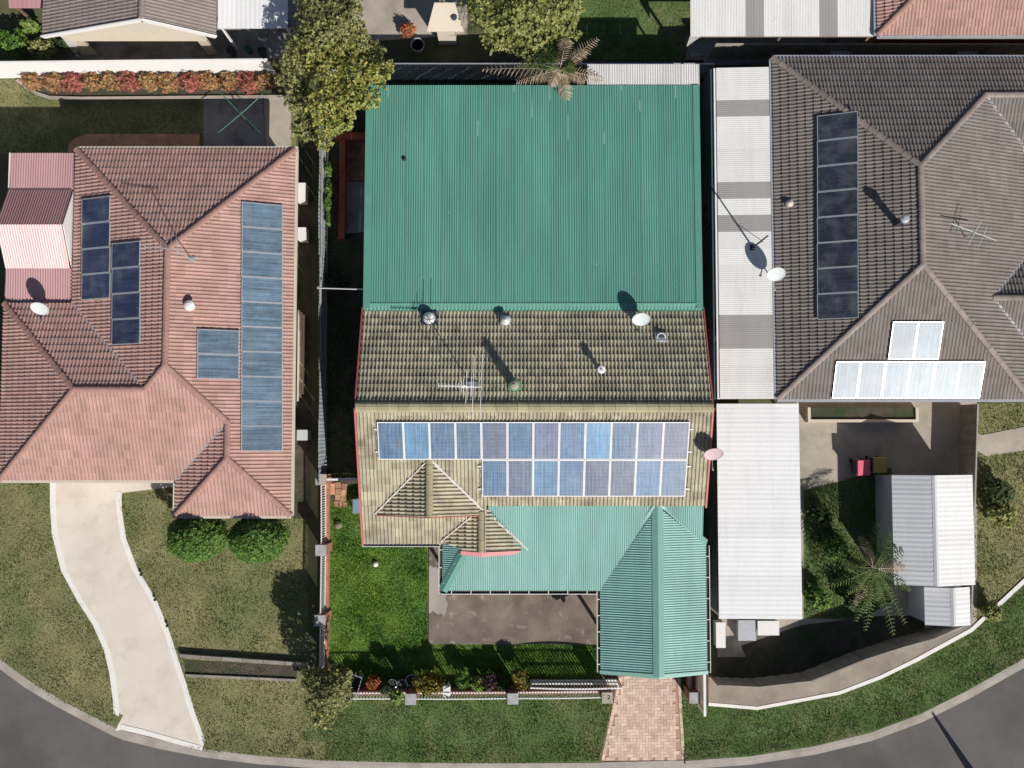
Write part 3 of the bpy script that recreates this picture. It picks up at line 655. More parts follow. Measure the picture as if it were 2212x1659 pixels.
FR[1] = [(EL, -2.63), (-1.0, -2.63), (-1.0, -3.1), (-2.45, -4.19), (EL, -4.19)]
deck(PF, FR, dk)
g1l = [(-3.17, -.79), (-3.17, -3.0), (-5.39, -3.0)]; g1r = [(-3.17, -.79), (-.95, -3.0), (-3.17, -3.0)]
g2l = [(-1.19, -2.75), (-1.19, -4.42), (-1.9, -4.42), (-2.8, -4.08)]; g2r = [(-1.19, -2.75), (-1.0, -2.75), (.64, -4.42), (-1.19, -4.42)]
deck(G1L, [g1l], dk, .03); deck(G1R, [g1r], dk, .03); deck(G2L, [g2l], dk, .03); deck(G2R, [g2r], dk, .03)
roof = obj('roof', dk, 'black', house)
me_tile = tile_single('tile'); setmat(me_tile, 'tile_olive')
def single(i, j, c): return c.y < 3.55
o_, lone = tile_face(PB, BACK, 'tile_olive', roof, singles=single)
lone.sort(key=lambda q: -q[1]); nt_l = lone[:300]; rest = lone[300:]
for (a, b) in nt_l:
    inst('tile', me_tile, PB.M(PB.w(a, b)) @ Matrix.Translation((0, random.gauss(0, .002), random.gauss(0, .0025))), roof)
if rest:
    V = np.concatenate([TV + np.array([a, b, random.gauss(0, .002)]) for a, b in rest]); F_ = np.concatenate([TF + i * len(TV) for i in range(len(rest))])
    me = np_mesh('tile_field', V, F_); me.transform(PB.M(PB.O)); stuff(obj('tile_field', me, 'tile_olive', roof))
for q in FR: tile_face(PF, q, 'tile_olive', roof)
for pl, q in ((G1L, g1l), (G1R, g1r), (G2L, g2l), (G2R, g2r)): tile_face(pl, q, 'tile_olive', roof)
caps((EL - .02, RY, RZ), (ER + .02, RY, RZ), roof, 'ridge_olive', 'ridge_olive', .20, .41, .03)
caps((-3.17, -3.03, 3.9), (-3.17, -.72, 3.9), roof, 'ridge_olive', 'ridge_olive_small', .145, .40, .03)
caps((-1.19, -4.46, 3.1), (-1.19, -2.9, 3.1), roof, 'ridge_olive', 'ridge_olive_small', .145, .40, .03)
def ragged(a, b, w, m, parent, name='valley_mortar', lift=.095, n=18):
    """irregular bedding strip along a valley"""
    a = Vector(a); b = Vector(b); mb = MB(); d = (b - a); s = Vector((-d.y, d.x, 0)).normalized(); L_ = []; R_ = []
    for i in range(n + 1):
        c = a.lerp(b, i / n) + Vector((0, 0, lift)); L_.append(c + s * w * random.uniform(.6, 1.1)); R_.append(c - s * w * random.uniform(.6, 1.1))
    for i in range(n):
        c0 = (L_[i] + R_[i]) / 2 + Vector((0, 0, .02)); c1 = (L_[i + 1] + R_[i + 1]) / 2 + Vector((0, 0, .02))
        mb.add([L_[i], L_[i + 1], c1, c0, R_[i], R_[i + 1]], [(0, 3, 2, 1), (3, 4, 5, 2)])
    obj(name, mb, m, parent)
ragged((-3.23, -.85, 3.88), (-5.42, -3.02, 2.98), .035, 'mortar', roof); ragged((-3.11, -.85, 3.88), (-.93, -3.02, 2.98), .055, 'mortar', roof)
ragged((-1.5, -3.0, 2.99), (-2.82, -4.1, 2.55), .035, 'mortar', roof)
ragged((-.72, -3.15, 2.94), (.66, -4.42, 2.63), .045, 'mortar', roof); obj('valley_end_flashing', MB().prism([(.45, -4.40), (.80, -4.42), (.80, -4.56), (.50, -4.55)], 2.60, 2.655), 'white_paint', roof)
ragged((-1.05, -2.9, 3.12), (-1.05, -4.5, 3.12), .035, 'worn_mortar', roof, 'ridge_mortar')
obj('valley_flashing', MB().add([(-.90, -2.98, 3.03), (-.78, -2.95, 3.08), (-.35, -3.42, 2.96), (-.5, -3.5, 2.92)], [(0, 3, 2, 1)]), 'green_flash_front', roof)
fb = MB().bar((-5.39, -3.03, 2.97), (-3.17, -3.06, 3.88), .03, .16); fb.bar((-3.17, -3.06, 3.88), (-.95, -3.03, 2.97), .03, .16); obj('barge_board', fb, 'pink_paint', roof)
fb = MB().add([(-2.02, -4.44, 2.86), (-1.19, -4.47, 3.13), (.66, -4.44, 2.66), (-2.02, -4.60, 2.72), (-1.19, -4.66, 2.96), (.66, -4.56, 2.58), (-2.02, -4.60, 2.60), (-1.19, -4.66, 2.84), (.66, -4.56, 2.50)], [(0, 3, 4, 1), (1, 4, 5, 2), (3, 6, 7, 4), (4, 7, 8, 5)])
for (xa_, xm_, xb_, y_, zl_, zr_, zt_) in ((-5.3, -3.17, -1.05, -2.9, 2.9, 2.9, 3.84), (-1.9, -1.19, .55, -4.38, 2.55, 2.55, 3.04)):
    obj('gable_infill', MB().add([(xa_, y_, zl_), (xb_, y_, zr_), (xm_, y_, zt_), (xa_, y_ + .04, zl_), (xb_, y_ + .04, zr_), (xm_, y_ + .04, zt_)], [(0, 1, 2), (5, 4, 3), (0, 3, 4, 1)]), 'cream', house)
obj('gable_capping', fb, 'pink_cap', roof, 'pink painted capping across the front of the small lower gable')
for x in (EL - .05, ER + .05):
    fb = MB().bar((x, RY, RZ - .02), (x, 5.12, PB.z(x, 5.12) - .02), .05, .2, (0, 0, 1)); obj('barge_board', fb, 'pink_paint', house)
    fb = MB().bar((x, RY, RZ - .02), (x, -4.2 if x < 0 else -2.7, PF.z(x, -4.2 if x < 0 else -2.7) - .02), .07, .2, (0, 0, 1)); obj('barge_board', fb, 'pink_paint', house)
g = MB().box(EL - .05, -2.85, -4.32, -4.30, 2.36, 2.50); g.box(EL - .05, -2.85, -4.30, -4.20, 2.36, 2.38); g.box(EL - .07, EL - .05, -4.32, -4.18, 2.36, 2.5); obj('gutter', g, 'white_paint', house)
def wall_window(parent, x, y, z, w, h, ax, sg, m='white_paint', name='window', fill='window_glass', bars=1):
    """framed window or door set on a wall; ax: axis along the wall, sg: outward side"""
    def B(mb, a0, a1, d0, d1, z0, z1):
        d0, d1 = sorted((d0 * sg, d1 * sg))
        return mb.box(x + a0, x + a1, y + d0, y + d1, z + z0, z + z1) if ax == 'x' else mb.box(x + d0, x + d1, y + a0, y + a1, z + z0, z + z1)
    f = MB(); t = .06
    B(f, -w / 2, w / 2, .002, .05, 0, t); B(f, -w / 2, w / 2, .002, .05, h - t, h); B(f, -w / 2, -w / 2 + t, .002, .05, t, h - t); B(f, w / 2 - t, w / 2, .002, .05, t, h - t)
    for i in range(bars): c = -w / 2 + w * (i + 1) / (bars + 1); B(f, c - .02, c + .02, .002, .045, t, h - t)
    o = obj(name, f, m, parent); obj('pane' if name == 'window' else 'panel', B(MB(), -w / 2 + t, w / 2 - t, .004, .02, t, h - t), fill, o)
    if name == 'window': obj('sill', B(MB(), -w / 2 - .05, w / 2 + .05, .002, .1, -.05, -.003), 'plain_concrete', o)
for (x, y, ax, sg) in ((-4.2, -3.7, 'x', -1), (3.0, -2.5, 'x', -1), (7.05, 3.0, 'y', 1), (7.05, -.6, 'y', 1), (-5.35, 2.6, 'y', -1), (-5.35, -1.0, 'y', -1)): wall_window(house, x, y, .9, 1.6, 1.2, ax, sg)
wall_window(house, .4, -2.5, .06, .95, 2.05, 'x', -1, name='door', fill='timber', bars=0)

# ---- rear patio roof (green) and its small galvanised extension
pr = thing('patio_roof', 'large flat green corrugated patio roof behind the olive tiled house', 'roof', (.83, 9.7, 0))
PP_ = Plane((0, 5.15), (0, 1), 3.24, .030)
for o in corr_face(PP_, [(-5.66, 5.25), (7.33, 5.25), (7.33, 14.17), (-5.66, 14.17)], 'green_rear', pr, .722, .0950): pass
def flat(name, pts, m, parent, th=.03):
    pts = [Vector(p) for p in pts]; n = len(pts); N = (pts[1] - pts[0]).cross(pts[2] - pts[0]).normalized()
    if N.z < 0: pts = pts[::-1]
    mb = MB().add(pts + [p - Vector((0, 0, th)) for p in pts], [tuple(range(n)), tuple(range(2 * n - 1, n - 1, -1))] + [(i, n + i, n + (i + 1) % n, (i + 1) % n) for i in range(n)])
    return obj(name, mb, m, parent)
z5, z14 = PP_.z(0, 5.1) + .04, PP_.z(0, 14.17) + .04
for (a, b) in ((EL, -5.60), (7.27, ER)):
    mb = MB().prism([(a, 5.1), (b, 5.1), (b, 14.17), (a, 14.17)], lambda x, y: PP_.z(x, y) + .015, lambda x, y: PP_.z(x, y) + .04)
    xo = a if a < 0 else b
    mb.box(xo - .01, xo + .01, 5.1, 14.17, 2.85, 3.0); obj('edge_flashing', mb, 'green_flash', pr)
mb = MB(); xs = np.arange(EL + .02, ER, TW / 8)
top = [(x, 5.30, PP_.z(0, 5.3) + .045) for x in xs]; low = [(x, 4.98 + .03 * (1 if roll(x - EL) > .012 else 0), PB.z(0, 5.0) + .052 + roll(x)) for x in xs]
n_ = len(xs); mb.add(top + low, [(i, n_ + i, n_ + i + 1, i + 1) for i in range(n_ - 1)]); obj('apron_flashing', mb, 'green_flash', pr)
for (x, y) in ((-5.6, 13.9), (-1.2, 13.9), (3.0, 13.9), (7.3, 13.9), (-5.6, 9.6), (7.3, 9.6)): obj('post', MB().box(x - .05, x + .05, y - .05, y + .05, 0, PP_.z(x, y) - .02), 'red_paint', pr)
mb = MB()
for y in (6.5, 8.4, 10.3, 12.2, 14.0): mb.box(-5.7, 7.4, y - .03, y + .03, PP_.z(0, y) - .16, PP_.z(0, y) - .01)
obj('rafter', mb, 'red_paint', pr)
obj('cowl', MB().lathe(PP_.pix(873, 343), [(.09, 0), (.09, .06), (.04, .1)], 10), 'black', pr)
gx = thing('lean_to_roof', 'bare galvanised corrugated lean-to roof at the top right of the green patio roof', 'roof', (5.3, 15.0, 0))
PG = Plane((0, 14.0), (0, 1), PP_.z(0, 14.1) - .035, .03)
a_, b_ = P2(1269, 183, 2.95)[0], P2(1511, 183, 2.95)[0]
corr_face(PG, [(a_, 14.05), (b_, 14.05), (b_, 15.06), (a_, 15.06)], 'galv', gx, .722, .0950)
for (x, y) in ((a_ + .1, 14.95), (b_ - .1, 14.95)): obj('post', MB().box(x - .04, x + .04, y - .04, y + .04, 0, PG.z(x, y) - .01), 'timber', gx)
obj('rafter', MB().box(a_, b_, 14.9, 15.0, PG.z(0, 14.9) - .12, PG.z(0, 14.9) - .012), 'timber', gx)

# ---- front veranda roof and carport (green)
ver = thing('veranda_roof', 'pale green corrugated veranda roof in front of the olive tiles, with a hip end', 'roof', (.4, -4.4, 0))
VP = Plane((0, -2.7), (0, -1), 3.05, .19)
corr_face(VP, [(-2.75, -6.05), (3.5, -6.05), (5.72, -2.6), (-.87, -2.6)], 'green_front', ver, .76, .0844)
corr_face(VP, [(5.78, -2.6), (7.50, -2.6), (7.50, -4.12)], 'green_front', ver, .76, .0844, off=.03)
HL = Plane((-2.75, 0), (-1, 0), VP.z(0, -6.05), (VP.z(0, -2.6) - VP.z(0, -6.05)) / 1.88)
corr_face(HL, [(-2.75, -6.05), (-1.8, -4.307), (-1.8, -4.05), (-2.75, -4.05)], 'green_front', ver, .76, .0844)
def ridge_flash(a, b, pa, pb, wa, wb, m, parent, name='ridge_flashing', lift=.035):
    """bent capping along a-b lying on planes pa, pb"""
    a = Vector(a); b = Vector(b); d = Vector((b.x - a.x, b.y - a.y)).normalized(); n = Vector((-d.y, d.x)); mb = MB()
    def on(pl, c, w): x, y = c.x + n.x * w, c.y + n.y * w; return Vector((x, y, pl.z(x, y) + lift))
    up = Vector((0, 0, lift + .02))
    q = [a + up, b + up, on(pa, a, wa), on(pa, b, wa), on(pb, a, -wb), on(pb, b, -wb)]
    mb.add(q, [(0, 1, 3, 2), (0, 4, 5, 1)]); dn = Vector((0, 0, -.03)); mb.add([q[2], q[3], q[3] + dn, q[2] + dn, q[4], q[5], q[5] + dn, q[4] + dn], [(0, 1, 2, 3), (4, 7, 6, 5)])
    return obj(name, mb, m, parent)
hb = Vector((-2.75, -6.05, VP.z(0, -6.05))); ht = Vector((-1.84, -4.38, VP.z(0, -4.38)))
ridge_flash(hb, ht, HL, VP, .20, .20, 'green_flash', ver, 'hip_flashing')
for k in (.15, .38, .62, .85):
    q = hb.lerp(ht, k)
    for s in (-.1, .1): obj('screw', MB().lathe((q.x + s * .88, q.y - s * .48 - .0, q.z + .045 - abs(s) * .28), [(.018, -.02), (.018, .012)], 6), 'white_paint', ver)
CL = Plane((5.7, 0), (-1, 0), 3.08, (3.08 - VP.z(0, -6.05)) / 2.2); CR = Plane((5.7, 0), (1, 0), 3.08, CL.p)
cpt = thing('carport', 'green gabled carport roof with white gutters over the paved drive', 'carport', (5.6, -6.5, 0))
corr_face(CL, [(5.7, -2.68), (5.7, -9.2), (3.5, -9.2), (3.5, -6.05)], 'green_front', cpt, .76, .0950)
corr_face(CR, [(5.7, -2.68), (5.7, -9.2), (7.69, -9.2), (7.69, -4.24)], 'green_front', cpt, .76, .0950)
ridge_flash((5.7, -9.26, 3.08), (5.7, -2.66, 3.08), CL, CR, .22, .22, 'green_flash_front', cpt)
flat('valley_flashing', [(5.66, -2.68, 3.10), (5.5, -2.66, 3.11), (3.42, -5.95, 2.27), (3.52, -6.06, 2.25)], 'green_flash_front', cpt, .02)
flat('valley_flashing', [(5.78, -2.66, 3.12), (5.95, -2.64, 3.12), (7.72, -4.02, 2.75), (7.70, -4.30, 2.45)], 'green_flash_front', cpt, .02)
for pl, xa in ((CL, 3.46), (CR, 7.73)):
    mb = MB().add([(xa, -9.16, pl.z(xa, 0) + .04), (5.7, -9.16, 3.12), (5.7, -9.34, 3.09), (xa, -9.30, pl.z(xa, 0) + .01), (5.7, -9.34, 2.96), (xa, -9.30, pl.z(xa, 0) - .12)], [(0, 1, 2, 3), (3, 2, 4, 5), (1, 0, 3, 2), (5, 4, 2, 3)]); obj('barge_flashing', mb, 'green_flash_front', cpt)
def gutter(parent, x0, x1, y0, y1, z, side, n, name='gutter'):
    """open quad gutter along the longer side with strap brackets; side: outer lip direction"""
    mb = MB(); lx = (x1 - x0) > (y1 - y0)
    mb.box(x0, x1, y0, y1, z - .1, z - .085)
    if lx:
        yo = y0 if side < 0 else y1; mb.box(x0, x1, yo - .012, yo + .012, z - .085, z)
    else:
        xo = x0 if side < 0 else x1; mb.box(xo - .012, xo + .012, y0, y1, z - .085, z)
    gt = obj(name, mb, 'white_paint', parent)
    for i in range(n):
        k = (i + .5) / n
        if lx: xx = x0 + (x1 - x0) * k; b = MB().box(xx - .015, xx + .015, y0 + .012, y1, z - .012, z - .002)
        else: yy = y0 + (y1 - y0) * k; b = MB().box(x0 + (.012 if side < 0 else 0), x1 - (.012 if side > 0 else 0), yy - .015, yy + .015, z - .012, z - .002)
        obj('gutter_bracket', b, 'white_paint', gt)
    ins = MB().box(x0 + .014, x1 - .014, y0 + .014, y1 - .014, z - .083, z - .07); obj('gutter_dark_strip', ins, 'soil', gt)  # dark strip along the inside of the gutter
ze = VP.z(0, -6.05)
gutter(ver, -2.78, 3.36, -6.19, -6.06, ze - .0, -1, 8); gutter(ver, -2.90, -2.77, -6.19, -4.1, ze - .0, -1, 3)
gutter(cpt, 3.37, 3.50, -9.25, -6.08, ze, -1, 5); gutter(cpt, 7.70, 7.83, -9.25, -4.28, CR.z(7.7, 0), 1, 6)
for (x, y) in ((3.75, -8.05), (7.6, -9.1), (7.6, -6.6)): obj('post', MB().box(x - .055, x + .055, y - .055, y + .055, .0, 2.2), 'white_paint', cpt)
for (x, y) in ((-2.6, -5.9), (.5, -5.9)): obj('post', MB().box(x - .055, x + .055, y - .055, y + .055, .0, VP.z(x, y) - .01), 'white_paint', ver)
mb = MB()
for y in (-3.4, -4.7): mb.box(-1.7, 5.0 if y > -4 else 4.2, y - .03, y + .03, VP.z(0, y) - .16, VP.z(0, y) - .015)
mb.box(-2.7, 3.55, -5.98, -5.9, VP.z(0, -5.94) - .18, VP.z(0, -5.94) - .02); obj('rafter', mb, 'timber', ver)
mb = MB()
for y in (-5, -6.5, -8, -9.1): mb.bar((5.7, y, 3.0), (3.6, y, CL.z(3.6, 0) - .08), .04, .1); mb.bar((5.7, y, 3.0), (7.6, y, CR.z(7.6, 0) - .08), .04, .1)
mb.box(3.6, 3.7, -9.15, -6.1, 2.08, 2.2); mb.box(7.55, 7.65, -9.15, -4.3, 2.1, 2.24); obj('rafter', mb, 'white_paint', cpt)
# ================================================================== solar panels
ORD = ['leftmost', 'second', 'third', 'fourth', 'fifth', 'sixth', 'seventh', 'eighth', 'ninth', 'tenth', 'eleventh', 'rightmost']
def ordl(i, n, first='leftmost', last='rightmost', frm='from left'):
    return first if i == 0 else last if i == n - 1 else ORD[i] + ' ' + frm
PM = {}
def panel_meshes(w, h, key, cm, fm):
    k = (key, cm)
    if k not in PM:
        f = MB(); t = .032; z1 = .04
        f.box(0, w, 0, t, 0, z1); f.box(0, w, h - t, h, 0, z1); f.box(0, t, t, h - t, 0, z1); f.box(w - t, w, t, h - t, 0, z1)
        fm_ = f.mesh('frame'); setmat(fm_, fm)
        g = bpy.data.meshes.new('cell_glass'); g.from_pydata([(t, t, .034), (w - t, t, .034), (w - t, h - t, .034), (t, h - t, .034)], [], [(0, 1, 2, 3)])
        uv = g.uv_layers.new(name='UVMap')
        land = w > h
        cs = [(0, 0), (1, 0), (1, 1), (0, 1)]
        for i, c in enumerate(cs): uv.data[i].uv = (c[1], c[0]) if land else c
        setmat(g, cm); bk = MB().box(t, w - t, t, h - t, .004, .03).mesh('backing'); setmat(bk, 'dark_metal')
        PM[k] = (fm_, g, bk)
    return PM[k]
def panel(M, w, h, key, cm, label, group, fm='white_paint'):
    fme, gme, bme = panel_meshes(w, h, key, cm, fm)
    t = link(bpy.data.objects.new('solar_panel', None)); t.matrix_basis = M; t.empty_display_size = .2; tag(t, label, 'solar panel', group)
    for nme, me in (('frame', fme), ('cell_glass', gme), ('backing', bme)):
        o = link(bpy.data.objects.new(nme, me)); o.parent = t
    return t
def rail(pl, a, b, label, off=.085, group=None):
    """mounting rail on its feet; a, b = (x, y) on the plane"""
    t = thing('mounting_rail', label, 'rail', pl.at(*a, .05), group)
    A = pl.at(*a, off); B = pl.at(*b, off)
    mb = MB().bar(A, B, .04, .045, pl.N); obj('bar', mb, 'white_paint', t)
    n = max(2, int((B - A).length / 1.6) + 1)
    for i in range(n):
        q = A.lerp(B, (i + .02) / (n - 1) if n > 1 else 0); q = A.lerp(B, min(.985, max(.015, i / (n - 1)))); obj('foot', MB().tube(q - pl.N * .085, q - pl.N * .02, .03, .03, 6), 'white_paint', t)
wA = 11.82 / 12; hA = 1.545
brt = {1: 'cells_bright', 4: 'cells_violet', 5: 'cells', 6: 'cells_violet', 8: 'cells_bright', 9: 'cells', 10: 'cells_violet', 11: 'cells_violet'}
d_ = (PF.T.xy.length)
def farray(row, n, x0, ytop, names, cmap):
    for i in range(n):
        x = x0 + i * wA; yb = ytop - hA * d_
        cm = cmap.get(i, 'cells'); look = {'cells': 'blue', 'cells_bright': 'bright blue', 'cells_violet': 'violet blue'}[cm]
        lab = f'{look} solar panel, {ordl(i, n)}, {names}'
        panel(PF.M(PF.at(x + .004, yb, .125)), wA - .008, hA - .01, 'A', cm, lab, 'solar panels on the olive tiled roof')
farray(0, 12, -5.10, .66, 'upper row of twelve on olive roof', brt)
farray(1, 8, -5.10 + 4 * wA, .66 - hA * d_ - .012, 'lower row of eight on olive roof', {2: 'cells_bright', 1: 'cells_violet', 4: 'cells_violet', 5: 'cells_violet'})
for k, (y, x0, w_) in enumerate(((.36, -5.22, 'uppermost'), (-.5, -5.22, 'second'), (-1.06, -1.30, 'third'), (-1.94, -1.30, 'lowest'))):
    rail(PF, (x0, y), (6.88, y), f'white mounting rail under the olive roof panels, {w_} of four' if w_ not in ('second', 'third') else f'white mounting rail under the olive roof panels, {w_} from the top of four')
# ================================================================== things standing on the olive roof
def upto(pl, p): return frame(p, (1, 0, 0), (0, 0, 1))
def flashing(pl, p, w, h, m, parent, name='flashing'):
    me = MB().box(-w / 2, w / 2, -h / 2, h / 2, -.03, .075).mesh(name); o = inst(name, me, pl.M(p), parent); setmat(me, m); return o
p = PB.pix(928, 688, .06); t = thing('roof_skylight', 'round clear domed skylight on a dark square flashing on the olive roof', 'skylight', p)
flashing(PB, p, .56, .62, 'lead', t); obj('curb', MB().lathe(p, [(.23, -.05), (.23, .16), (.25, .17), (.25, .2)], 20), 'silver', t)
smooth(obj('dome', MB().lathe(p, [(.235, .19), (.225, .27), (.17, .34), (.08, .38), (.0, .39)], 20), 'clear_dome', t))
p = PB.pix(1092, 693, .06); t = thing('cowl_vent', 'white cone capped vent on a silver square flashing, on the olive roof', 'vent', p)
flashing(PB, p, .42, .38, 'silver', t); obj('pipe', MB().lathe(p, [(.12, -.05), (.12, .26)], 14), 'silver', t); smooth(obj('cap', MB().lathe(p, [(.2, .24), (.2, .27), (.1, .34), (0, .40)], 18), 'dish_grey', t))
p = PB.pix(1297, 800, .05); t = thing('flue', 'slim round white topped flue on the olive roof, right of the turbine vent', 'flue', p)
obj('pipe', MB().lathe(p, [(.15, -.05), (.12, .04), (.075, .06), (.075, .38)], 14), 'dark_metal', t); obj('cap', MB().lathe(p, [(.14, .37), (.15, .40), (.15, .45), (.11, .47)], 18), 'white_paint', t); obj('cap_centre', MB().lathe(p, [(.05, .471), (.05, .50), (0, .505)], 10), 'silver', t)
p = PB.pix(1428, 729, .06); t = thing('low_vent', 'low round grey vent on a crumpled silver flashing, right on the olive roof', 'vent', p)
flashing(PB, p, .46, .36, 'silver', t); obj('ring', MB().lathe(p, [(.17, -.03), (.17, .1), (.135, .1), (.135, .06)], 18, cap=False), 'white_paint', t); obj('cover', MB().lathe(p, [(.133, .0), (.133, .085)], 18), 'dark_metal', t)
p = PB.pix(1111, 834, .05); t = thing('turbine_vent', 'spinning turbine roof vent with green finned head and brown cap', 'vent', p)
flashing(PB, p, .46, .34, 'vent_green', t); obj('stem', MB().lathe(p, [(.19, -.05), (.17, .5), (.15, .52), (.15, .8)], 16), 'vent_green', t)
for i in range(20):
    a = 2 * math.pi * i / 20; q = [(.12, .8, 0), (.2, .74, .1), (.25, .64, .18), (.2, .54, .22), (.13, .5, .2), (.16, .54, .16), (.2, .64, .1), (.17, .74, .04)]
    c = lambda r, h, o: (p.x + r * math.cos(a + o), p.y + r * math.sin(a + o), p.z + h)
    obj('fin', MB().add([c(.13, .5, 0), c(.25, .62, .12), c(.23, .74, .24), c(.10, .83, .3)] + [c(.13, .5, .09), c(.24, .62, .21), c(.22, .74, .3), c(.10, .83, .38)], [(0, 1, 5, 4), (1, 2, 6, 5), (2, 3, 7, 6)]), 'vent_green', t)
obj('cap', MB().lathe(p, [(.16, .79), (.165, .82), (.10, .86), (.04, .87)], 18), 'vent_top', t); obj('cap_boss', MB().lathe(p, [(.045, .86), (.045, .9), (0, .905)], 10), 'vent_green', t); obj('shaft', MB().lathe(p, [(.02, .3), (.02, .86)], 8), 'silver', t)
def dish(p, r, label, mat, base, sway=0, armdown=True):
    t = thing('satellite_dish', label, 'dish', base); n = Vector((sway, -.80, .60)).normalized(); p = Vector(p)
    prof = [(r * k, .16 * r * k * k) for k in (0.0001, .25, .5, .75, 1)] + [(r * 1.02, .16 * r + .012), (r * .99, .16 * r - .018)] + [(r * k, .16 * r * k * k - .018) for k in (.7, .4, .0001)]
    o = obj('reflector', MB().lathe(p, prof, 32, n), mat, t); o.data.transform(Matrix.Identity(4)); smooth(o)
    base = Vector(base); mb = MB().tube(base - Vector((0, 0, .06)), base + Vector((0, 0, .3)), .025, .025, 8); mb.tube(base + Vector((0, 0, .28)), p - n * .03, .025, .02, 8); obj('mast', mb, 'silver', t)
    low = p + Vector((0, -.6, -.8)) * r * .97; f = p + Vector((0, -1.62, -.55)) * r
    obj('arm', MB().bar(low, f, .02, .03), 'silver', t); obj('receiver', MB().tube(f - n * .02, f + n * .09, .032, .028, 10), 'silver', t); return t
p = PB.pix(1381, 690, .05); dish(p + Vector((0, -.02, .52)), .345, 'pale grey satellite dish at the rear right of the olive tiled roof', 'dish_grey', p + Vector((0, .28, -.12)))
p = PF.pix(1528, 978, .05); p.x = 7.5; dish(p + Vector((.10, 0, .55)), .36, 'pinkish satellite dish on the right gable edge beside the solar panels', 'dish_pink', p)
# antenna
bp = PB.pix(1019, 832, .05); H_ = 1.75; AZ = bp.z + H_; t = thing('tv_antenna', 'tall white television antenna with long cross rods on the olive roof', 'antenna', bp)
flashing(PB, bp, .42, .22, 'silver', t, 'base_plate'); obj('mast', MB().tube(bp - Vector((0, 0, .05)), bp + Vector((0, 0, H_ + .1)), .02, .018, 8), 'silver', t)
def az(x, y): return P((960 + x / 3.687) * .7786, (820 + y / 3.687) * .7786, AZ)
obj('boom', MB().tube(az(946, 922), az(1388, 936), .018, .018, 6), 'white_paint', t)
for (xa, ya, xb, yb) in [(x, 895, x, 950) for x in (948, 980, 1015, 1050, 1085, 1122, 1152)] + [(1182, 866, 1180, 990), (1204, 845, 1199, 1020), (1236, 755, 1224, 1105), (1284, 830, 1276, 1032), (1311, 615, 1290, 1252), (1396, 598, 1368, 1275)]:
    obj('rod', MB().tube(az(xa, ya) + Vector((0, 0, .012)), az(xb, yb) + Vector((0, 0, .012)), .0125, .0125, 6), 'white_paint', t)
obj('dipole_box', MB().box(*[f for f in (az(1180, 0).x, az(1240, 0).x)], az(0, 945).y, az(0, 920).y, AZ - .02, AZ + .03), 'white_paint', t)

# ================================================================== left passage
lf = thing('sheet_fence', 'grey blue corrugated sheet fence along the dark left side passage', 'fence', P(706, 660))
for k in range(22):
    v0 = 296 + k * 34; a = P(706.5, v0); b = P(706.5, v0 + 34); L = abs(a.y - b.y); mb = MB(); nn = 9; le = .10 * math.sin(k * .9) + random.uniform(-.015, .015)
    vs = [(a.x + .012 * (i % 2), a.y - L * i / nn, 0) for i in range(nn + 1)] + [(a.x + .012 * (i % 2) + le * .25, a.y - L * i / nn, 1.78 + random.uniform(-.01, .01)) for i in range(nn + 1)]
    mb.add(vs, [(i, i + 1, nn + 2 + i, nn + 1 + i) for i in range(nn)]); obj('fence_sheet', mb, 'blue_sheet', lf)
mb = MB().box(a.x - .06, a.x - .015, P(706, 1043).y, P(706, 296).y, 1.5, 1.55); mb.box(a.x - .06, a.x - .015, P(706, 1043).y, P(706, 296).y, .3, .35); obj('rail', mb, 'timber_grey', lf)
rw = thing('garden_wall', 'low red painted garden wall making an L beside the shaded brick paving', 'wall', P(738, 400))
a = P(722, 286, .45); b = P(792, 300, .45); obj('wall_segment', MB().box(a.x, b.x, b.y, a.y, 0, .45), 'red_paint', rw)
a = P(733, 301, .45); b = P(744, 516, .45); obj('wall_segment', MB().box(a.x, b.x, b.y, a.y - .01, 0, .45), 'red_paint', rw)
t = thing('stay_pole', 'thin white pole spanning from left fence to the green patio roof edge', 'pole', P(686, 621, 1.8)); a = P(688, 622, 1.76); b = P(786, 625, 2.98); obj('pole', MB().tube(a, b, .028, .028, 8), 'white_paint', t); obj('end_bracket', MB().box(a.x - .05, a.x + .04, a.y - .05, a.y + .05, 1.70, 1.80), 'silver', t)
t = thing('garden_gate', 'white rail gate closing the left passage beside the tiled house', 'gate', P(740, 1042)); zt = 1.25; a = P(700, 1036, zt); b = P(775, 1036, zt)
obj('top_rail', MB().box(a.x, b.x - .85, a.y - .04, a.y + .04, zt - .06, zt), 'white_paint', t); obj('top_rail', MB().box(b.x - .78, b.x, a.y - .04, a.y + .04, zt - .06, zt), 'white_paint', t)
for i in range(12): xx = a.x + (b.x - a.x) * (i + .5) / 12; obj('picket', MB().box(xx - .015, xx + .015, a.y - .012, a.y + .012, .05, zt - .06), 'white_paint', t)
obj('bottom_rail', MB().box(a.x, b.x, a.y - .02, a.y + .02, .1, .15), 'white_paint', t)
for (x, nm) in ((a.x - .02, 'post'), (b.x - .815, 'post')): obj(nm, MB().box(x - .03, x + .03, a.y - .03, a.y + .03, 0, zt + .02), 'dark_metal', t)

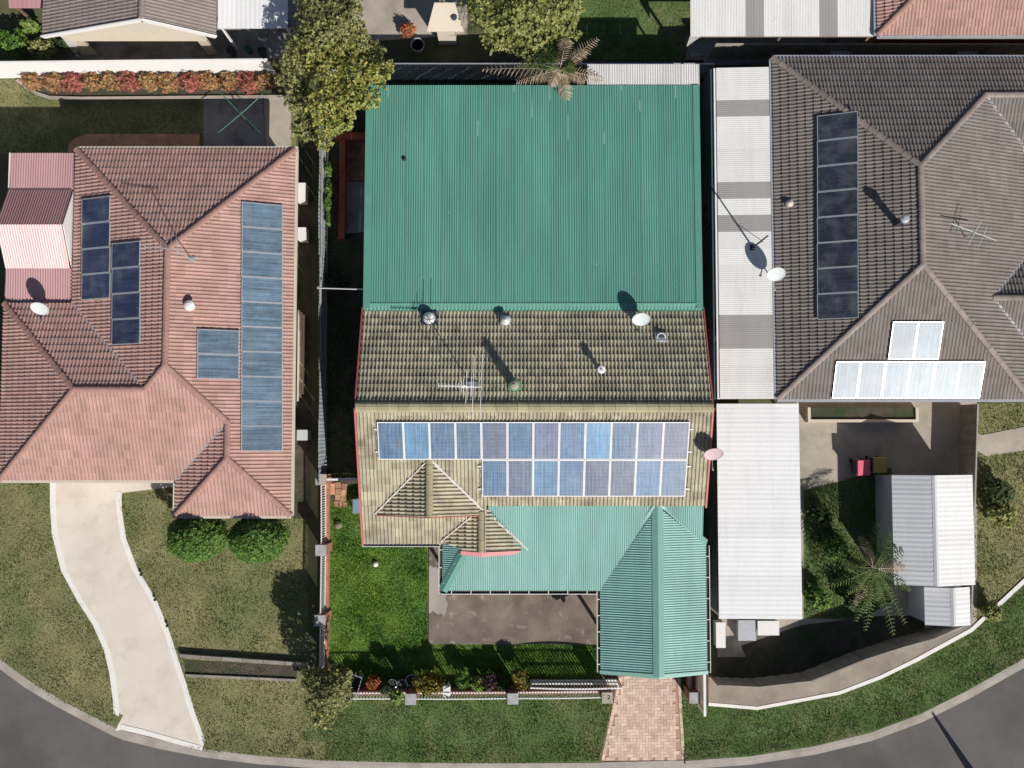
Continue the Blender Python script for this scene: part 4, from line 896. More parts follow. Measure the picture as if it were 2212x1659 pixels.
# ================================================================== brick and picket boundary fence
def pier(u, v, h, label, cap='cap_stone', body='brick_orange', w=.38, mark=None):
    c = P(u, v, h); t = thing('fence_pier', label, 'pier', (c.x, c.y, 0), 'brick fence piers')
    s = w / 2; obj('shaft', MB().box(c.x - s, c.x + s, c.y - s, c.y + s, 0, h - .05), body, t); q = s + .03
    obj('cap', MB().box(c.x - q, c.x + q, c.y - q, c.y + q, h - .05, h), cap, t)
    return t, c
pk_me = {}
def fence_run(a, b, label, zb=.45, zt=1.40, n=22, sag=.0, wallm='brick_orange', rails=2):
    """brick plinth with a white picket panel on top; a, b plan ends"""
    a = Vector((a[0], a[1], 0)); b = Vector((b[0], b[1], 0)); mid = (a + b) / 2; t = thing('picket_fence', label, 'fence', mid, 'white picket panels on brick plinths')
    d = (b - a).normalized(); s = Vector((-d.y, d.x, 0))
    obj('plinth', MB().bar(a + Vector((0, 0, zb / 2)), b + Vector((0, 0, zb / 2)), .22, zb), wallm, t)
    top = lambda k: zt - sag * 4 * k * (1 - k)
    mb = MB(); N = 10
    for i in range(N): mb.bar(a.lerp(b, i / N) + Vector((0, 0, top(i / N))), a.lerp(b, (i + 1) / N) + Vector((0, 0, top((i + 1) / N))), .045, .04)
    obj('top_rail', mb, 'white_paint', t); obj('bottom_rail', MB().bar(a + Vector((0, 0, zb + .08)), b + Vector((0, 0, zb + .08)), .05, .05), 'white_paint', t)
    for i in range(n):
        k = (i + .5) / n; q = a.lerp(b, k); h = top(k) + .07 - (zb + .04)
        if 'm' not in pk_me:
            pk_me['m'] = MB().box(-.014, .014, -.014, .014, 0, 1).mesh('picket'); setmat(pk_me['m'], 'white_paint')
        inst('picket', pk_me['m'], frame(q + Vector((0, 0, zb + .04)), d, (0, 0, 1)) @ Matrix.Diagonal((1, 1, h, 1)), t)
    return t
PH = 1.5
(t1, c1) = pier(693, 1036, PH, 'pale capped fence pier at the top of the left picket fence beside the gate', 'plain_concrete')
(t2, c2) = pier(693, 1189, PH, 'orange brick fence pier halfway down the left picket fence')
(t3, c3) = pier(691, 1341, PH, 'orange brick fence pier lower on the left picket fence')
(f1, d1) = pier(887, 1511, PH, 'brick fence pier on the front fence beside the lime green plant', body='brick_red')
(f2, d2) = pier(1108, 1510, PH, 'brick fence pier on the front fence left of the sliding gate', body='brick_red')
(f3, d3) = pier(1312, 1508, PH, 'brick gate pier left of the paved drive with a number on its cap', body='brick_red', cap='plain_concrete')
(f4, d4) = pier(1501, 1508, PH, 'brick gate pier right of the paved drive', body='brick_red')
def glyph(pts, w, z, par_, m):   # stroke lettering as a thin raised polyline
    mb = MB()
    for a, b in zip(pts[:-1], pts[1:]): mb.bar((a[0], a[1], z), (b[0], b[1], z), w, .006)
    obj('house_number', mb, m, par_)
g_ = [(-.045, .05), (-.02, .075), (.02, .075), (.04, .045), (.02, .01), (-.045, -.05), (.05, -.05)]
glyph([(d3.x + x * 1.1 + .06, d3.y + y * 1.1 + .02) for x, y in g_], .026, PH + .003, f3, 'black')
hw = .22
fence_run((c1.x, c1.y - hw), (c2.x, c2.y + hw), 'upper white picket panel on brick plinth along the left lawn', n=24)
fence_run((c2.x, c2.y - hw), (c3.x, c3.y + hw), 'middle white picket panel on brick plinth along the left lawn', n=24)
fence_run((c3.x, c3.y - hw), (c3.x, d1.y + .22), 'lowest white picket panel on the left lawn, running to the corner tree', n=22)
fence_run((c3.x - .11, d1.y), (d1.x - hw, d1.y), 'front picket panel between corner tree and first brick pier', n=28, sag=.0, wallm='brick_red')
fence_run((d1.x + hw, d1.y), (d2.x - hw, d2.y), 'front picket panel with the white letterbox', n=30, sag=-.07, wallm='brick_red')
fence_run((d2.x + hw, d2.y), (d3.x - hw, d3.y), 'front picket panel in front of the sliding gate', n=28, sag=-.07, wallm='brick_red')
# sliding gate standing behind the fence
a = P(1146, 1470, .1); b = P(1336, 1470, .1); t = thing('sliding_gate', 'long white sliding gate slid open behind the front picket fence', 'gate', ((a.x + b.x) / 2, a.y, 0))
top = lambda k: 1.30 + .16 * math.sin(math.pi * k)
for z in (.1, .62): obj('rail', MB().box(a.x, b.x, a.y - .035, a.y + .035, z - .03, z + .03), 'white_paint', t)
mb = MB(); N = 14
for i in range(N): mb.bar((a.x + (b.x - a.x) * i / N, a.y, top(i / N)), (a.x + (b.x - a.x) * (i + 1) / N, a.y, top((i + 1) / N)), .06, .05)
obj('top_rail', mb, 'white_paint', t)
for i in range(28): k = (i + .5) / 28; xx = a.x + (b.x - a.x) * k; inst('picket', pk_me['m'], Matrix.Translation((xx, a.y, .1)) @ Matrix.Diagonal((1, 1, top(k) - .05, 1)), t)
for x in (a.x, b.x): obj('end_post', MB().box(x - .03, x + .03, a.y - .03, a.y + .03, .03, 1.34), 'white_paint', t)
for x in (a.x + .5, b.x - .5): obj('wheel', MB().tube((x, a.y - .02, .05), (x, a.y + .02, .05), .05, .05, 12), 'dark_metal', t)
t = thing('guide_post', 'slim white gate guide post beside the carport corner', 'post', (3.75, -9.8, 0)); obj('post_shaft', MB().box(3.72, 3.78, -9.83, -9.77, 0, 1.02), 'white_paint', t); obj('roller', MB().tube((3.75, -9.9, .95), (3.75, -9.7, .95), .03, .03, 8), 'dark_metal', t)
# right boundary wall beside the drive
wl_ = thing('boundary_wall', 'dark red sloping boundary wall right of the paved drive', 'wall', P(1490, 1480)); a = P(1484, 1462, .9)
obj('wall_panel', MB().box(d4.x - .1, d4.x + .1, d4.y + .2, -9.0, 0, .9), 'brick_red', wl_); obj('coping', MB().box(d4.x - .13, d4.x - .02, d4.y + .2, -9.0, .9, .95), 'plain_concrete', wl_)
t = thing('slat_screen', 'white edged pale slatted screen at the right boundary by the carport', 'screen', P(1517, 1490)); xs_ = P(1522, 1490, 1.7).x
for i in range(9): obj('slat', MB().box(xs_ - .015, xs_ + .015, P(0, 1522).y, -8.9, .06 + i * .18, .20 + i * .18), 'pink_cap' if i < 1 else 'cream', t)
obj('top_rail', MB().box(xs_ - .05, xs_ + .05, P(0, 1522).y, -8.9, 1.68, 1.74), 'white_paint', t)
for y in (-9.0, -11.0): obj('post', MB().box(xs_ + .016, xs_ + .07, y - .03, y + .03, 0, 1.68), 'white_paint', t)
# letterbox
lb = P(965, 1494, 1.45); t = thing('letterbox', 'white slotted letterbox on the front picket fence', 'letterbox', (lb.x, lb.y, 0))
obj('box', MB().box(lb.x - .14, lb.x + .14, lb.y - .22, lb.y + .20, 1.2, 1.45), 'white_paint', t); obj('post', MB().box(lb.x - .04, lb.x + .04, lb.y - .04, lb.y + .04, 0, 1.2), 'white_paint', t)
for (y, s) in ((lb.y + .12, .14), (lb.y - .02, 0), (lb.y - .14, -.12)): obj('slot', MB().add([(lb.x - .11, y - .03, 1.453), (lb.x + .11, y - .03 + s * .7, 1.453), (lb.x + .11, y + .02 + s * .7, 1.453), (lb.x - .11, y + .02, 1.453)], [(0, 1, 2, 3)]), 'lead', t)
# lawn things
p = P(812, 1218); tag(smooth(obj('garden_ball', MB().lathe(p + Vector((0, 0, .0)), [(.02, .0), (.09, .03), (.12, .10), (.10, .17), (.05, .215), (0, .225)], 20), 'white_paint')), 'small white ball lying on the front lawn', 'ball')
p = P(732, 1134); o = obj('rock', MB().lathe(p, [(.13, 0), (.17, .08), (.14, .17), (.06, .24), (0, .25)], 9), 'stone'); tag(o, 'brown rock on the lawn near the left picket fence', 'rock')
a = P(766, 1107); b = P(782, 1077); t = thing('leaning_board', 'flat pale blue board standing against the left wall of the tiled house', 'board', ((a.x + b.x) / 2, (a.y + b.y) / 2, 0))
obj('panel', MB().add([(a.x, a.y, .5), (b.x + .35, a.y, .62), (b.x + .35, b.y, .62), (a.x, b.y, .5), (a.x, a.y, .47), (b.x + .35, a.y, .59), (b.x + .35, b.y, .59), (a.x, b.y, .47)], [(0, 1, 2, 3), (7, 6, 5, 4), (0, 4, 5, 1), (1, 5, 6, 2), (2, 6, 7, 3), (3, 7, 4, 0)]), 'blue_board', t)
for (x, y) in ((a.x + .05, a.y + .06), (a.x + .05, b.y - .06), (b.x + .3, a.y + .06), (b.x + .3, b.y - .06)): obj('leg', MB().box(x - .02, x + .02, y - .02, y + .02, 0, .50), 'silver', t)
# pots, barrow and plants behind the front fence
def pot(u, v, r, h, label, mat='dark_metal', rim='silver'):
    c = P(u, v, h); c.z = 0; t = thing('plant_pot', label, 'pot', c, 'pots behind the front fence')
    obj('bowl', MB().lathe(c, [(r * .7, 0), (r, h), (r * .9, h), (r * .86, h - .04), (r * .84, h - .1)], 18), mat, t); obj('rim', MB().lathe(c, [(r * 1.02, h - .03), (r * 1.06, h), (r * .95, h + .008), (r * .92, h - .02)], 18, cap=False), rim, t); obj('potting_soil', MB().lathe(c, [(r * .84, h - .06), (0, h - .05)], 14), 'soil', t); return c
pot(847, 1478, .2, .4, 'dark round pot behind the front fence, left of three'); pot(869, 1480, .22, .4, 'dark round pot with pale rim behind the front fence, middle of three'); pot(889, 1470, .24, .4, 'dark round pot behind the front fence beside the brick pier')
def plant(u, v, h, blobs, n, size, mat, label, name='shrub', group='plants behind the front fence', per=5, trunk=.025, zs=.8):
    c = P(u, v, h * .7); base = Vector((c.x, c.y, 0)); bl = [(c.x + x, c.y + y, z * zs, rx, ry, rz) for x, y, z, rx, ry, rz in blobs]
    return bush(name, label, 'plant', bl, n, size, mat, base, trunk, group=group, per=per, shell=.35)
plant(806, 1475, .9, [(0, 0, .65, .24, .24, .28), (-.12, -.14, .5, .14, .14, .2), (.1, .1, .8, .15, .14, .16)], 170, .10, 'leaf_orange', 'orange leaved shrub behind the front fence')
plant(926, 1477, 1.2, [(-.3, 0, .95, .35, .32, .32), (.22, 0, .95, .38, .34, .32), (0, .15, .8, .34, .3, .3), (-.1, -.2, 1.0, .28, .22, .25), (.45, .1, .8, .2, .2, .2)], 520, .10, 'leaf_gold', 'wide golden green shrub behind the front fence')
plant(858, 1497, 1.4, [(0, 0, 1.2, .25, .22, .22), (.1, -.1, 1.35, .15, .15, .14)], 150, .10, 'leaf_lime', 'lime green plant poking over the front fence by the first pier', zs=1.12)
plant(1000, 1468, 1.1, [(0, .05, .85, .28, .34, .3), (.05, -.2, .8, .2, .2, .25), (0, .3, .8, .14, .18, .2)], 240, .10, 'leaf_hedge', 'mid green shrub behind the fence right of the letterbox')
plant(1030, 1478, 1.0, [(0, 0, .8, .2, .2, .16)], 60, .17, 'leaf_lime', 'spiky pale green plant in a square pot behind the front fence', per=7)
plant(1056, 1474, 1.0, [(0, 0, .8, .28, .28, .25), (.1, .1, .9, .2, .2, .2)], 190, .11, 'leaf_maroon', 'dark maroon leaved shrub behind the front fence')
plant(1085, 1476, .9, [(0, 0, .7, .26, .2, .2)], 110, .13, 'leaf_dark', 'dark strappy plant left of the second front pier')
plant(1124, 1470, 1.4, [(0, .1, 1.1, .28, .3, .26), (.08, -.15, 1.15, .22, .24, .22), (-.12, .2, 1.0, .2, .2, .22)], 280, .10, 'leaf_gold', 'yellow leaved shrub by the second front pier')
plant(832, 1489, .9, [(0, 0, .7, .2, .18, .18)], 90, .09, 'leaf_dark', 'small dark bush left of the round pots')
plant(716, 602, .9, [(0, 0, .35, .35, .3, .3), (.3, -.2, .3, .25, .25, .25)], 160, .09, 'leaf_dark', 'dark leafy weed clump in the shaded side passage', group=None)
plant(712, 445, .9, [(-.02, 0, 1.0, .1, .3, .4), (0, .7, .9, .09, .35, .4), (0, 1.5, 1.0, .09, .3, .4), (0, -.6, .8, .08, .3, .4)], 230, .08, 'leaf_hedge', 'green creeper growing up the grey blue sheet fence', name='creeper', group=None, trunk=.015)
c = P(1030, 1468); t = thing('square_planter', 'small square planter with a pale rim behind the front fence', 'planter', (c.x, c.y, 0)); obj('planter_body', MB().box(c.x - .17, c.x + .17, c.y - .17, c.y + .17, 0, .38), 'dark_metal', t)
for (x0_, x1_, y0_, y1_) in ((-.19, .19, .15, .19), (-.19, -.15, -.19, .148), (.15, .19, -.19, .148)): obj('rim', MB().box(c.x + x0_, c.x + x1_, c.y + y0_, c.y + y1_, .38, .41), 'silver', t)
c = P(763, 1480, .5); c.z = 0; t = thing('wheelbarrow', 'dark wheelbarrow with pale handles beside the bottom left corner tree', 'wheelbarrow', c)
R_ = Matrix.Translation(c) @ Matrix.Rotation(-.35, 4, 'Z')
def rb(m_, *b): me = MB().box(*b).mesh('p'); me.transform(R_); return me
tr = MB().add([(-.28, -.35, .55), (.28, -.35, .55), (.22, .38, .55), (-.22, .38, .55), (-.16, -.2, .28), (.16, -.2, .28), (.13, .25, .28), (-.13, .25, .28)], [(4, 5, 6, 7), (0, 1, 5, 4), (1, 2, 6, 5), (2, 3, 7, 6), (3, 0, 4, 7)]).mesh('tray'); tr.transform(R_); obj('tray', tr, 'black', t)
for s in (-1, 1):
    hm = MB().bar((s * .22, .5, .45), (s * .31, -.55, .62), .035, .035).mesh('handle'); hm.transform(R_); obj('handle', hm, 'silver', t)
    lm = MB().bar((s * .2, -.15, .5), (s * .22, -.25, 0), .03, .03).mesh('leg'); lm.transform(R_); obj('leg', lm, 'dark_metal', t)
bm_ = MB().bar((-.24, .42, .57), (.24, .42, .57), .04, .03).mesh('front_bar'); bm_.transform(R_); obj('front_bar', bm_, 'silver', t)
wm = MB().tube((-.04, .5, .17), (.04, .5, .17), .17, .17, 16).mesh('wheel'); wm.transform(R_); obj('wheel', wm, 'black', t)
# corner tree bottom left
c = P(712, 1488, 2.5); c.z = 0; bush('garden_tree', 'bushy olive green tree at the bottom left fence corner', 'tree', [(c.x + x, c.y + y, z, rx, ry, rz) for x, y, z, rx, ry, rz in
    [(0, .2, 2.7, .75, .7, .7), (.35, .4, 2.3, .5, .5, .5), (-.5, .3, 2.5, .55, .55, .5), (-.1, -.5, 2.4, .6, .55, .5), (.2, .0, 3.2, .5, .5, .4), (-.5, -.7, 2.0, .5, .5, .5), (.45, -.35, 2.2, .4, .45, .4), (-.4, -1.3, 1.7, .45, .45, .45)]], 2300, .075, 'leaf_tree', (c.x, c.y - .1, 0), .1, stems=7)
# big tree top left
def tree(name, label, pix, zc, blobs, n, size, mat, trunk=.14, per=5, up=.5, shell=.5):
    b = [];
    for (u, v, z, r, rz) in blobs:
        q = P(u, v, z); b.append((q.x, q.y, z, r, r, rz))
    c = P(*pix); return bush(name, label, 'tree', b, n, size, mat, (c.x, c.y, 0), trunk, per=per, up=up, shell=shell, stems=9)
tree('olive_tree', 'large yellow green leafy tree over the top left corner of the green patio roof', (700, 190), 0,
     [(715, 165, 4.2, .75, .6), (765, 160, 4.3, .7, .55), (815, 158, 4.1, .55, .45), (700, 225, 4.3, .7, .55), (755, 215, 4.4, .65, .5), (800, 212, 3.9, .42, .34), (710, 268, 4.0, .55, .45), (745, 258, 3.9, .42, .35), (700, 305, 3.5, .36, .3), (690, 120, 4.2, .8, .6), (740, 110, 4.0, .7, .5), (835, 145, 3.8, .3, .28)], 2300, .09, 'leaf_olive', .15)
tree('grey_green_tree', 'spreading grey green tree at the top edge left of the bare yard', (700, 60), 0,
     [(660, 110, 4.0, .9, .6), (700, 60, 4.6, 1.0, .7), (735, 40, 4.6, .9, .6), (690, 15, 4.6, .9, .6), (755, 85, 4.0, .8, .5), (640, 160, 3.4, .7, .5), (650, 220, 3.2, .6, .5), (740, -10, 4.4, .9, .6), (655, 280, 2.8, .5, .5), (800, 118, 3.4, .6, .4)], 3000, .10, 'leaf_tree', .16)
tree('yellow_tree', 'broad yellow green tree at the top centre of the picture', (1130, 70), 0,
     [(1060, 20, 3.6, .9, .7), (1120, 30, 4.0, 1.0, .7), (1180, 20, 3.8, .9, .7), (1215, 60, 3.2, .7, .5), (1140, 80, 3.2, .9, .6), (1080, 75, 3.0, .8, .5), (1230, 10, 3.5, .7, .6), (1030, -5, 3.4, .8, .6), (1120, -20, 4.0, 1.0, .7)], 2600, .10, 'leaf_yellow', .14)
# ================================================================== rear fences
def sheet_fence(name, label, a, b, h, mat, n, cap=None, posts=True, wob=.0, cat='fence', lean=0.0, rib=.012):
    a = Vector((a[0], a[1], 0)); b = Vector((b[0], b[1], 0)); t = thing(name, label, cat, (a + b) / 2); d = (b - a).normalized(); s = Vector((-d.y, d.x, 0)); L = (b - a).length / n
    for k in range(n):
        p0 = a + d * L * k; nn = 16; vs = []
        for z in (0, h):
            for i in range(nn + 1): vs.append(p0 + d * L * i / nn + s * (rib * (1 if (i // 2) % 2 else -1) + lean * z) + Vector((0, 0, z + wob * math.sin(k * 2.1))))
        obj('fence_sheet', MB().add(vs, [(i, i + 1, nn + 2 + i, nn + 1 + i) for i in range(nn)]), mat, t)
        if posts: obj('post', MB().box(p0.x - .03, p0.x + .03, p0.y - .03, p0.y + .03, 0, h + .02), cap or mat, t)
    if cap: obj('capping', MB().bar(a + Vector((0, 0, h + .015)) + s * lean * h, b + Vector((0, 0, h + .015)) + s * lean * h, .06, .04), cap, t)
    return t
a = P2(690, 172); b = P2(1525, 172); yF = a[1]
sheet_fence('rear_fence', 'grey metal sheet fence behind the green patio roof', (a[0], yF), (b[0], yF), 1.75, 'blue_sheet', 8, 'silver')
sheet_fence('white_fence', 'bright white fence above the flower bed at the top left', P2(-60, 170), P2(600, 163), 1.78, 'white_wall', 8, 'white_paint', posts=False, rib=.0)
# banana-like palm with dry fronds
def palm(name, label, pix, h, fr, mat_dry, mat_green, trunk=.09, ll=.34):
    c = P(*pix, h); c0 = Vector((c.x, c.y, 0)); t = thing(name, label, 'palm', c0)
    mb = MB(); pr_ = c0
    for i in range(1, 8): q = c0 + Vector((.03 * math.sin(i), .03 * math.cos(i * 1.3), h * i / 7)); mb.tube(pr_, q, trunk * (1.15 - i * .05), trunk * (1.1 - i * .05), 9); pr_ = q
    obj('trunk', mb, 'bark', t)
    for (u, v, z, dry, droop) in fr:
        m2 = MB(); frond(m2, pr_, P(u, v, z), droop, 15, ll, .028, hang=.35); obj('frond', m2, mat_dry if dry else mat_green, t)
    return t
palm('dry_palm', 'palm with dry brown fronds hanging over the green patio roof edge', (1208, 150), 3.7,
     [(1045, 150, 3.0, 1, .15), (1118, 176, 3.1, 1, .1), (1150, 168, 3.3, 1, .1), (1226, 214, 3.25, 1, .1), (1262, 175, 3.35, 1, .12), (1300, 170, 3.2, 1, .1), (1170, 95, 3.3, 0, .3), (1225, 80, 3.4, 1, .3), (1290, 85, 3.2, 1, .2), (1120, 140, 3.7, 0, .3), (1240, 145, 3.8, 0, .2), (1190, 182, 3.5, 1, .1), (1150, 120, 3.5, 0, .25), (1265, 110, 3.5, 1, .25)], 'frond_dry', 'frond_green')
palm('yucca_palm', 'spreading dark green palm left of the small white shed', (1885, 1225), 2.6,
     [(1885 + 92 * math.cos(a) * k, 1225 + 92 * math.sin(a) * k, 2.2 - .5 * (i % 3) * .4, (i % 5) == 0, .22) for i, (a, k) in enumerate([(j * 2 * math.pi / 15 + .2 * math.sin(j * 7), .75 + .4 * ((j * 37) % 10) / 10) for j in range(15)])] + [(1955, 1345, 1.2, 0, .15), (1930, 1370, 1.3, 0, .2), (1850, 1340, 1.4, 0, .2), (1905, 1310, 1.7, 0, .2), (1870, 1360, 1.2, 0, .2)], 'frond_dry', 'frond_green', .12, .3)

# ================================================================== generic tiled neighbour houses
def hip_house(name, label, loc, tmat, cmat, faces, capsl, wallmb, wallm, gut=None, valleys=(), ckey='c', extra=None):
    """faces: [(Plane, [polys])]; capsl: [(a, b)] 3d lines from low to high"""
    t = thing(name, label, 'house', loc); mb = MB()
    for pl, polys, *_ in faces: deck(pl, polys, mb)
    rf = obj('roof', mb, 'black', t)
    for pl, polys, *m in faces:
        for q in polys: tile_face(pl, q, m[0] if m else tmat, rf, flat=.62)
    for (a, b) in capsl: caps(a, b, rf, cmat, ckey, .12, .42, .03)
    for (a, b) in valleys:
        obj('valley_flashing', MB().bar(Vector(a) + Vector((0, 0, .03)), Vector(b) + Vector((0, 0, .03)), .11, .02), 'silver', rf)
    obj('wall', wallmb, wallm, t)
    if gut:
        for (a, b) in gut:
            a = Vector(a); b = Vector(b); obj('gutter', MB().bar(a, b, .11, .09), extra or 'cream', t)
    return t, rf
PI_ = .41; EZ = 2.7
E_, W_, N_, S_ = -8.75, -17.6, 11.64, -1.67; hx = (E_ + W_) / 2; hh = (E_ - W_) / 2; zr = EZ + PI_ * hh; yn, ys = N_ - hh, S_ + hh
WW, WN = -20.32, 5.38; wh = (WN - S_) / 2; wy = S_ + wh; wz = EZ + PI_ * wh; wx0, wx1 = WW + wh, W_ + wh
SW, SS = -13.31, -3.07; sh = (E_ - SW) / 2; sx = E_ - sh; sz = EZ + PI_ * sh; syt = ys - (sx - hx); syb = SS + sh
LNn = Plane((0, N_), (0, 1), EZ, PI_); LNe = Plane((E_, 0), (1, 0), EZ, PI_); LNw = Plane((W_, 0), (-1, 0), EZ, PI_); LNs = Plane((0, S_), (0, -1), EZ, PI_)
LWw = Plane((WW, 0), (-1, 0), EZ, PI_); LWn = Plane((0, WN), (0, 1), EZ, PI_); LSs = Plane((0, SS), (0, -1), EZ, PI_); LSw = Plane((SW, 0), (-1, 0), EZ, PI_)
faces = [(LNn, [[(W_, N_), (E_, N_), (hx, yn)]]), (LNe, [[(E_, N_), (E_, syt), (sx, syt), (hx, ys), (hx, yn)], [(E_, syt), (E_, SS), (sx, syb), (sx, syt)]]),
         (LNw, [[(W_, N_), (hx, yn), (hx, ys), (wx1, wy), (W_, WN)]]),
         (LNs, [[(WW, S_), (wx1, S_), (wx1, wy), (wx0, wy)], [(wx1, S_), (SW, S_), (sx, syt), (hx, ys), (wx1, wy)]]),
         (LWw, [[(WW, S_), (WW, WN), (wx0, wy)]]), (LWn, [[(WW, WN), (W_, WN), (wx1, wy), (wx0, wy)]]),
         (LSs, [[(SW, SS), (E_, SS), (sx, syb)]]), (LSw, [[(SW, SS), (sx, syb), (sx, syt), (SW, S_)]])]
V3 = lambda x, y, z: (x, y, z)
capl = [((W_, N_, EZ), (hx, yn, zr)), ((E_, N_, EZ), (hx, yn, zr)), ((hx, ys, zr), (hx, yn, zr)), ((wx1, wy, wz), (hx, ys, zr)), ((wx0, wy, wz), (wx1, wy, wz)), ((WW, S_, EZ), (wx0, wy, wz)), ((WW, WN, EZ), (wx0, wy, wz)),
        ((sx, syt, sz), (hx, ys, zr)), ((sx, syb, sz), (sx, syt, sz)), ((SW, SS, EZ), (sx, syb, sz)), ((E_, SS, EZ), (sx, syb, sz))]
wmb = MB().prism([(W_ + .5, N_ - .5), (E_ - .5, N_ - .5), (E_ - .5, SS + .5), (SW + .5, SS + .5), (SW + .5, S_ + .5), (WW + .5, S_ + .5), (WW + .5, WN - .5), (W_ + .5, WN - .5)], 0, EZ - .12)
gz = EZ - .05
lh, lroof = hip_house('pink_house', 'large pink terracotta tiled house left of the picket fence', (-14, 4, 0), 'tile_pink', 'ridge_pink', faces, capl, wmb, 'brick_cream',
    [((W_, N_ + .06, gz), (E_ + .1, N_ + .06, gz)), ((E_ + .06, N_, gz), (E_ + .06, SS, gz)), ((SW, SS - .06, gz), (E_, SS - .06, gz)), ((WW, S_ - .06, gz), (SW - .1, S_ - .06, gz)), ((SW - .06, S_ - .1, gz), (SW - .06, SS, gz))],
    [((W_, WN, EZ), (wx1, wy, wz)), ((SW, S_, EZ), (sx, syt, sz))], 'cap_pink')
for (x, y, ax, sg) in ((-15.2, S_ + .5, 'x', -1), (-11.0, SS + .5, 'x', -1), (E_ - .5, 8.2, 'y', 1), (E_ - .5, 4.2, 'y', 1), (E_ - .5, .3, 'y', 1), (-13.0, N_ - .5, 'x', 1)): wall_window(lh, x, y, .9, 1.7, 1.2, ax, sg)
wall_window(lh, -18.5, S_ + .5, .03, 2.4, 2.1, 'x', -1, name='garage_door', fill='cream', bars=0)
# its solar panels
def col_array(pl, u0, u1, v0, v1, n, cm, what, where, group, fm='silver'):
    """vertical column of landscape panels fitted between pixel bounds"""
    for i in range(n):
        va, vb = v0 + (v1 - v0) * i / n, v0 + (v1 - v0) * (i + 1) / n
        q = [pl.pix(u0, vb, .1), pl.pix(u1, vb, .1), pl.pix(u0, va, .1)]
        p0, p1 = pl.st(q[0].x, q[0].y), pl.st(q[1].x, q[1].y); p2 = pl.st(q[2].x, q[2].y)
        s0, s1 = sorted((p0[0], p2[0])); t0, t1 = sorted((p0[1], p1[1]))
        panel(pl.M(pl.w(s0 + .006, t0, .09)), s1 - s0 - .012, t1 - t0, (what, where), cm, f'{what} solar panel, {ordl(i, n, "uppermost", "lowest", "from top")} {where}', group, fm)
gl = 'solar panels on the pink tiled roof'
col_array(LNw, 178, 239, 430, 648, 4, 'cells_dark', 'navy', 'in outer column on the pink roof', gl)
col_array(LNw, 243, 304, 526, 745, 4, 'cells_dark', 'navy', 'in inner column on the pink roof', gl)
col_array(LNe, 519, 608, 435, 975, 10, 'cells_pale', 'pale blue', 'in column of ten on pink roof', gl)
col_array(LNe, 423, 514, 710, 818, 2, 'cells_pale', 'pale blue', 'of the two beside the column of ten', gl)
p = LWn.pix(100, 667, .05); dish(p + Vector((0, -.02, .5)), .34, 'grey satellite dish on the left wing of the pink roof', 'dish_grey', p + Vector((0, .2, -.08)))
p = LNe.pix(414, 662, .05); t = thing('roof_vent', 'small white capped vent on the pink tiled roof', 'vent', p); obj('pipe', MB().lathe(p, [(.13, -.06), (.13, .25)], 14), 'white_paint', t); obj('cap', MB().lathe(p, [(.2, .24), (.2, .3), (.1, .36), (0, .37)], 16), 'white_paint', t)
p = LNe.pix(414, 560, .05); t = thing('roof_antenna', 'thin television antenna on the ridge side of the pink roof', 'antenna', p); H2 = 2.0; obj('mast', MB().tube(p - Vector((0, 0, .05)), p + Vector((0, 0, H2)), .018, .016, 8), 'silver', t)
ac = p + Vector((0, 0, H2 - .05)); obj('boom', MB().tube(ac + Vector((-1.1, .1, 0)), ac + Vector((.35, -.03, 0)), .012, .012, 6), 'silver', t)
for i in range(8): q = ac + Vector((-1.05 + i * .19, .1 - i * .014, .012)); l = .18 + .05 * i; obj('rod', MB().tube(q + Vector((0, -l, 0)), q + Vector((0, l, 0)), .007, .007, 6), 'silver', t)
obj('bracket_plate', MB().box(p.x - .12, p.x + .12, p.y - .1, p.y + .1, p.z - .08, p.z + .02), 'silver', t)
# pink metal annex
ax = thing('pink_annex', 'pink sheet metal annex with a raised gabled middle, left of the pink tiled house', 'annex', (-18.9, 8.5, 0))
xa, xb = P(20, 400, 2.55).x, W_ - .04; ya, yb, yc, yd = N_ - .1, P(0, 410, 2.6).y, P(0, 580, 2.6).y, WN + .05
AF = Plane((0, ya), (0, 1), 2.50, .04)
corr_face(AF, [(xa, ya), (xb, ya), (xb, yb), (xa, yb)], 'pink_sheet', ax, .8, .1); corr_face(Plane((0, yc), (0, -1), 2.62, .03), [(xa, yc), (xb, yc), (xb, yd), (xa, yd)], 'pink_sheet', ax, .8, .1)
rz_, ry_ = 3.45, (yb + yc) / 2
corr_face(Plane((0, ry_), (0, 1), rz_, (rz_ - 2.62) / (yb - ry_)), [(xa, ry_), (xb - .12, ry_), (xb - .12, yb), (xa, yb)], 'pink_sheet_dark', ax, .8, .1); corr_face(Plane((0, ry_), (0, -1), rz_, (rz_ - 2.65) / (ry_ - yc)), [(xa, ry_), (xb - .12, ry_), (xb - .12, yc), (xa, yc)], 'pink_sheet_sunlit', ax, .8, .1)  # paler sunward slope, darker far slope: sun and shade put into the colour
for x in (xa + .02, xb - .1): obj('gable_wall', MB().add([(x, yb, 2.55), (x, yc, 2.55), (x, ry_, rz_ - .03), (x + .03, yb, 2.55), (x + .03, yc, 2.55), (x + .03, ry_, rz_ - .03)], [(0, 1, 2), (5, 4, 3), (0, 2, 5, 3), (2, 1, 4, 5)]), 'white_wall', ax)
obj('fascia', MB().box(xa - .04, xa, yd, ya, 2.35, 2.56), 'white_paint', ax)
obj('wall', MB().box(xa + .2, xb - .3, yd + .0, ya - .3, 0, 2.45), 'brick_cream', ax)
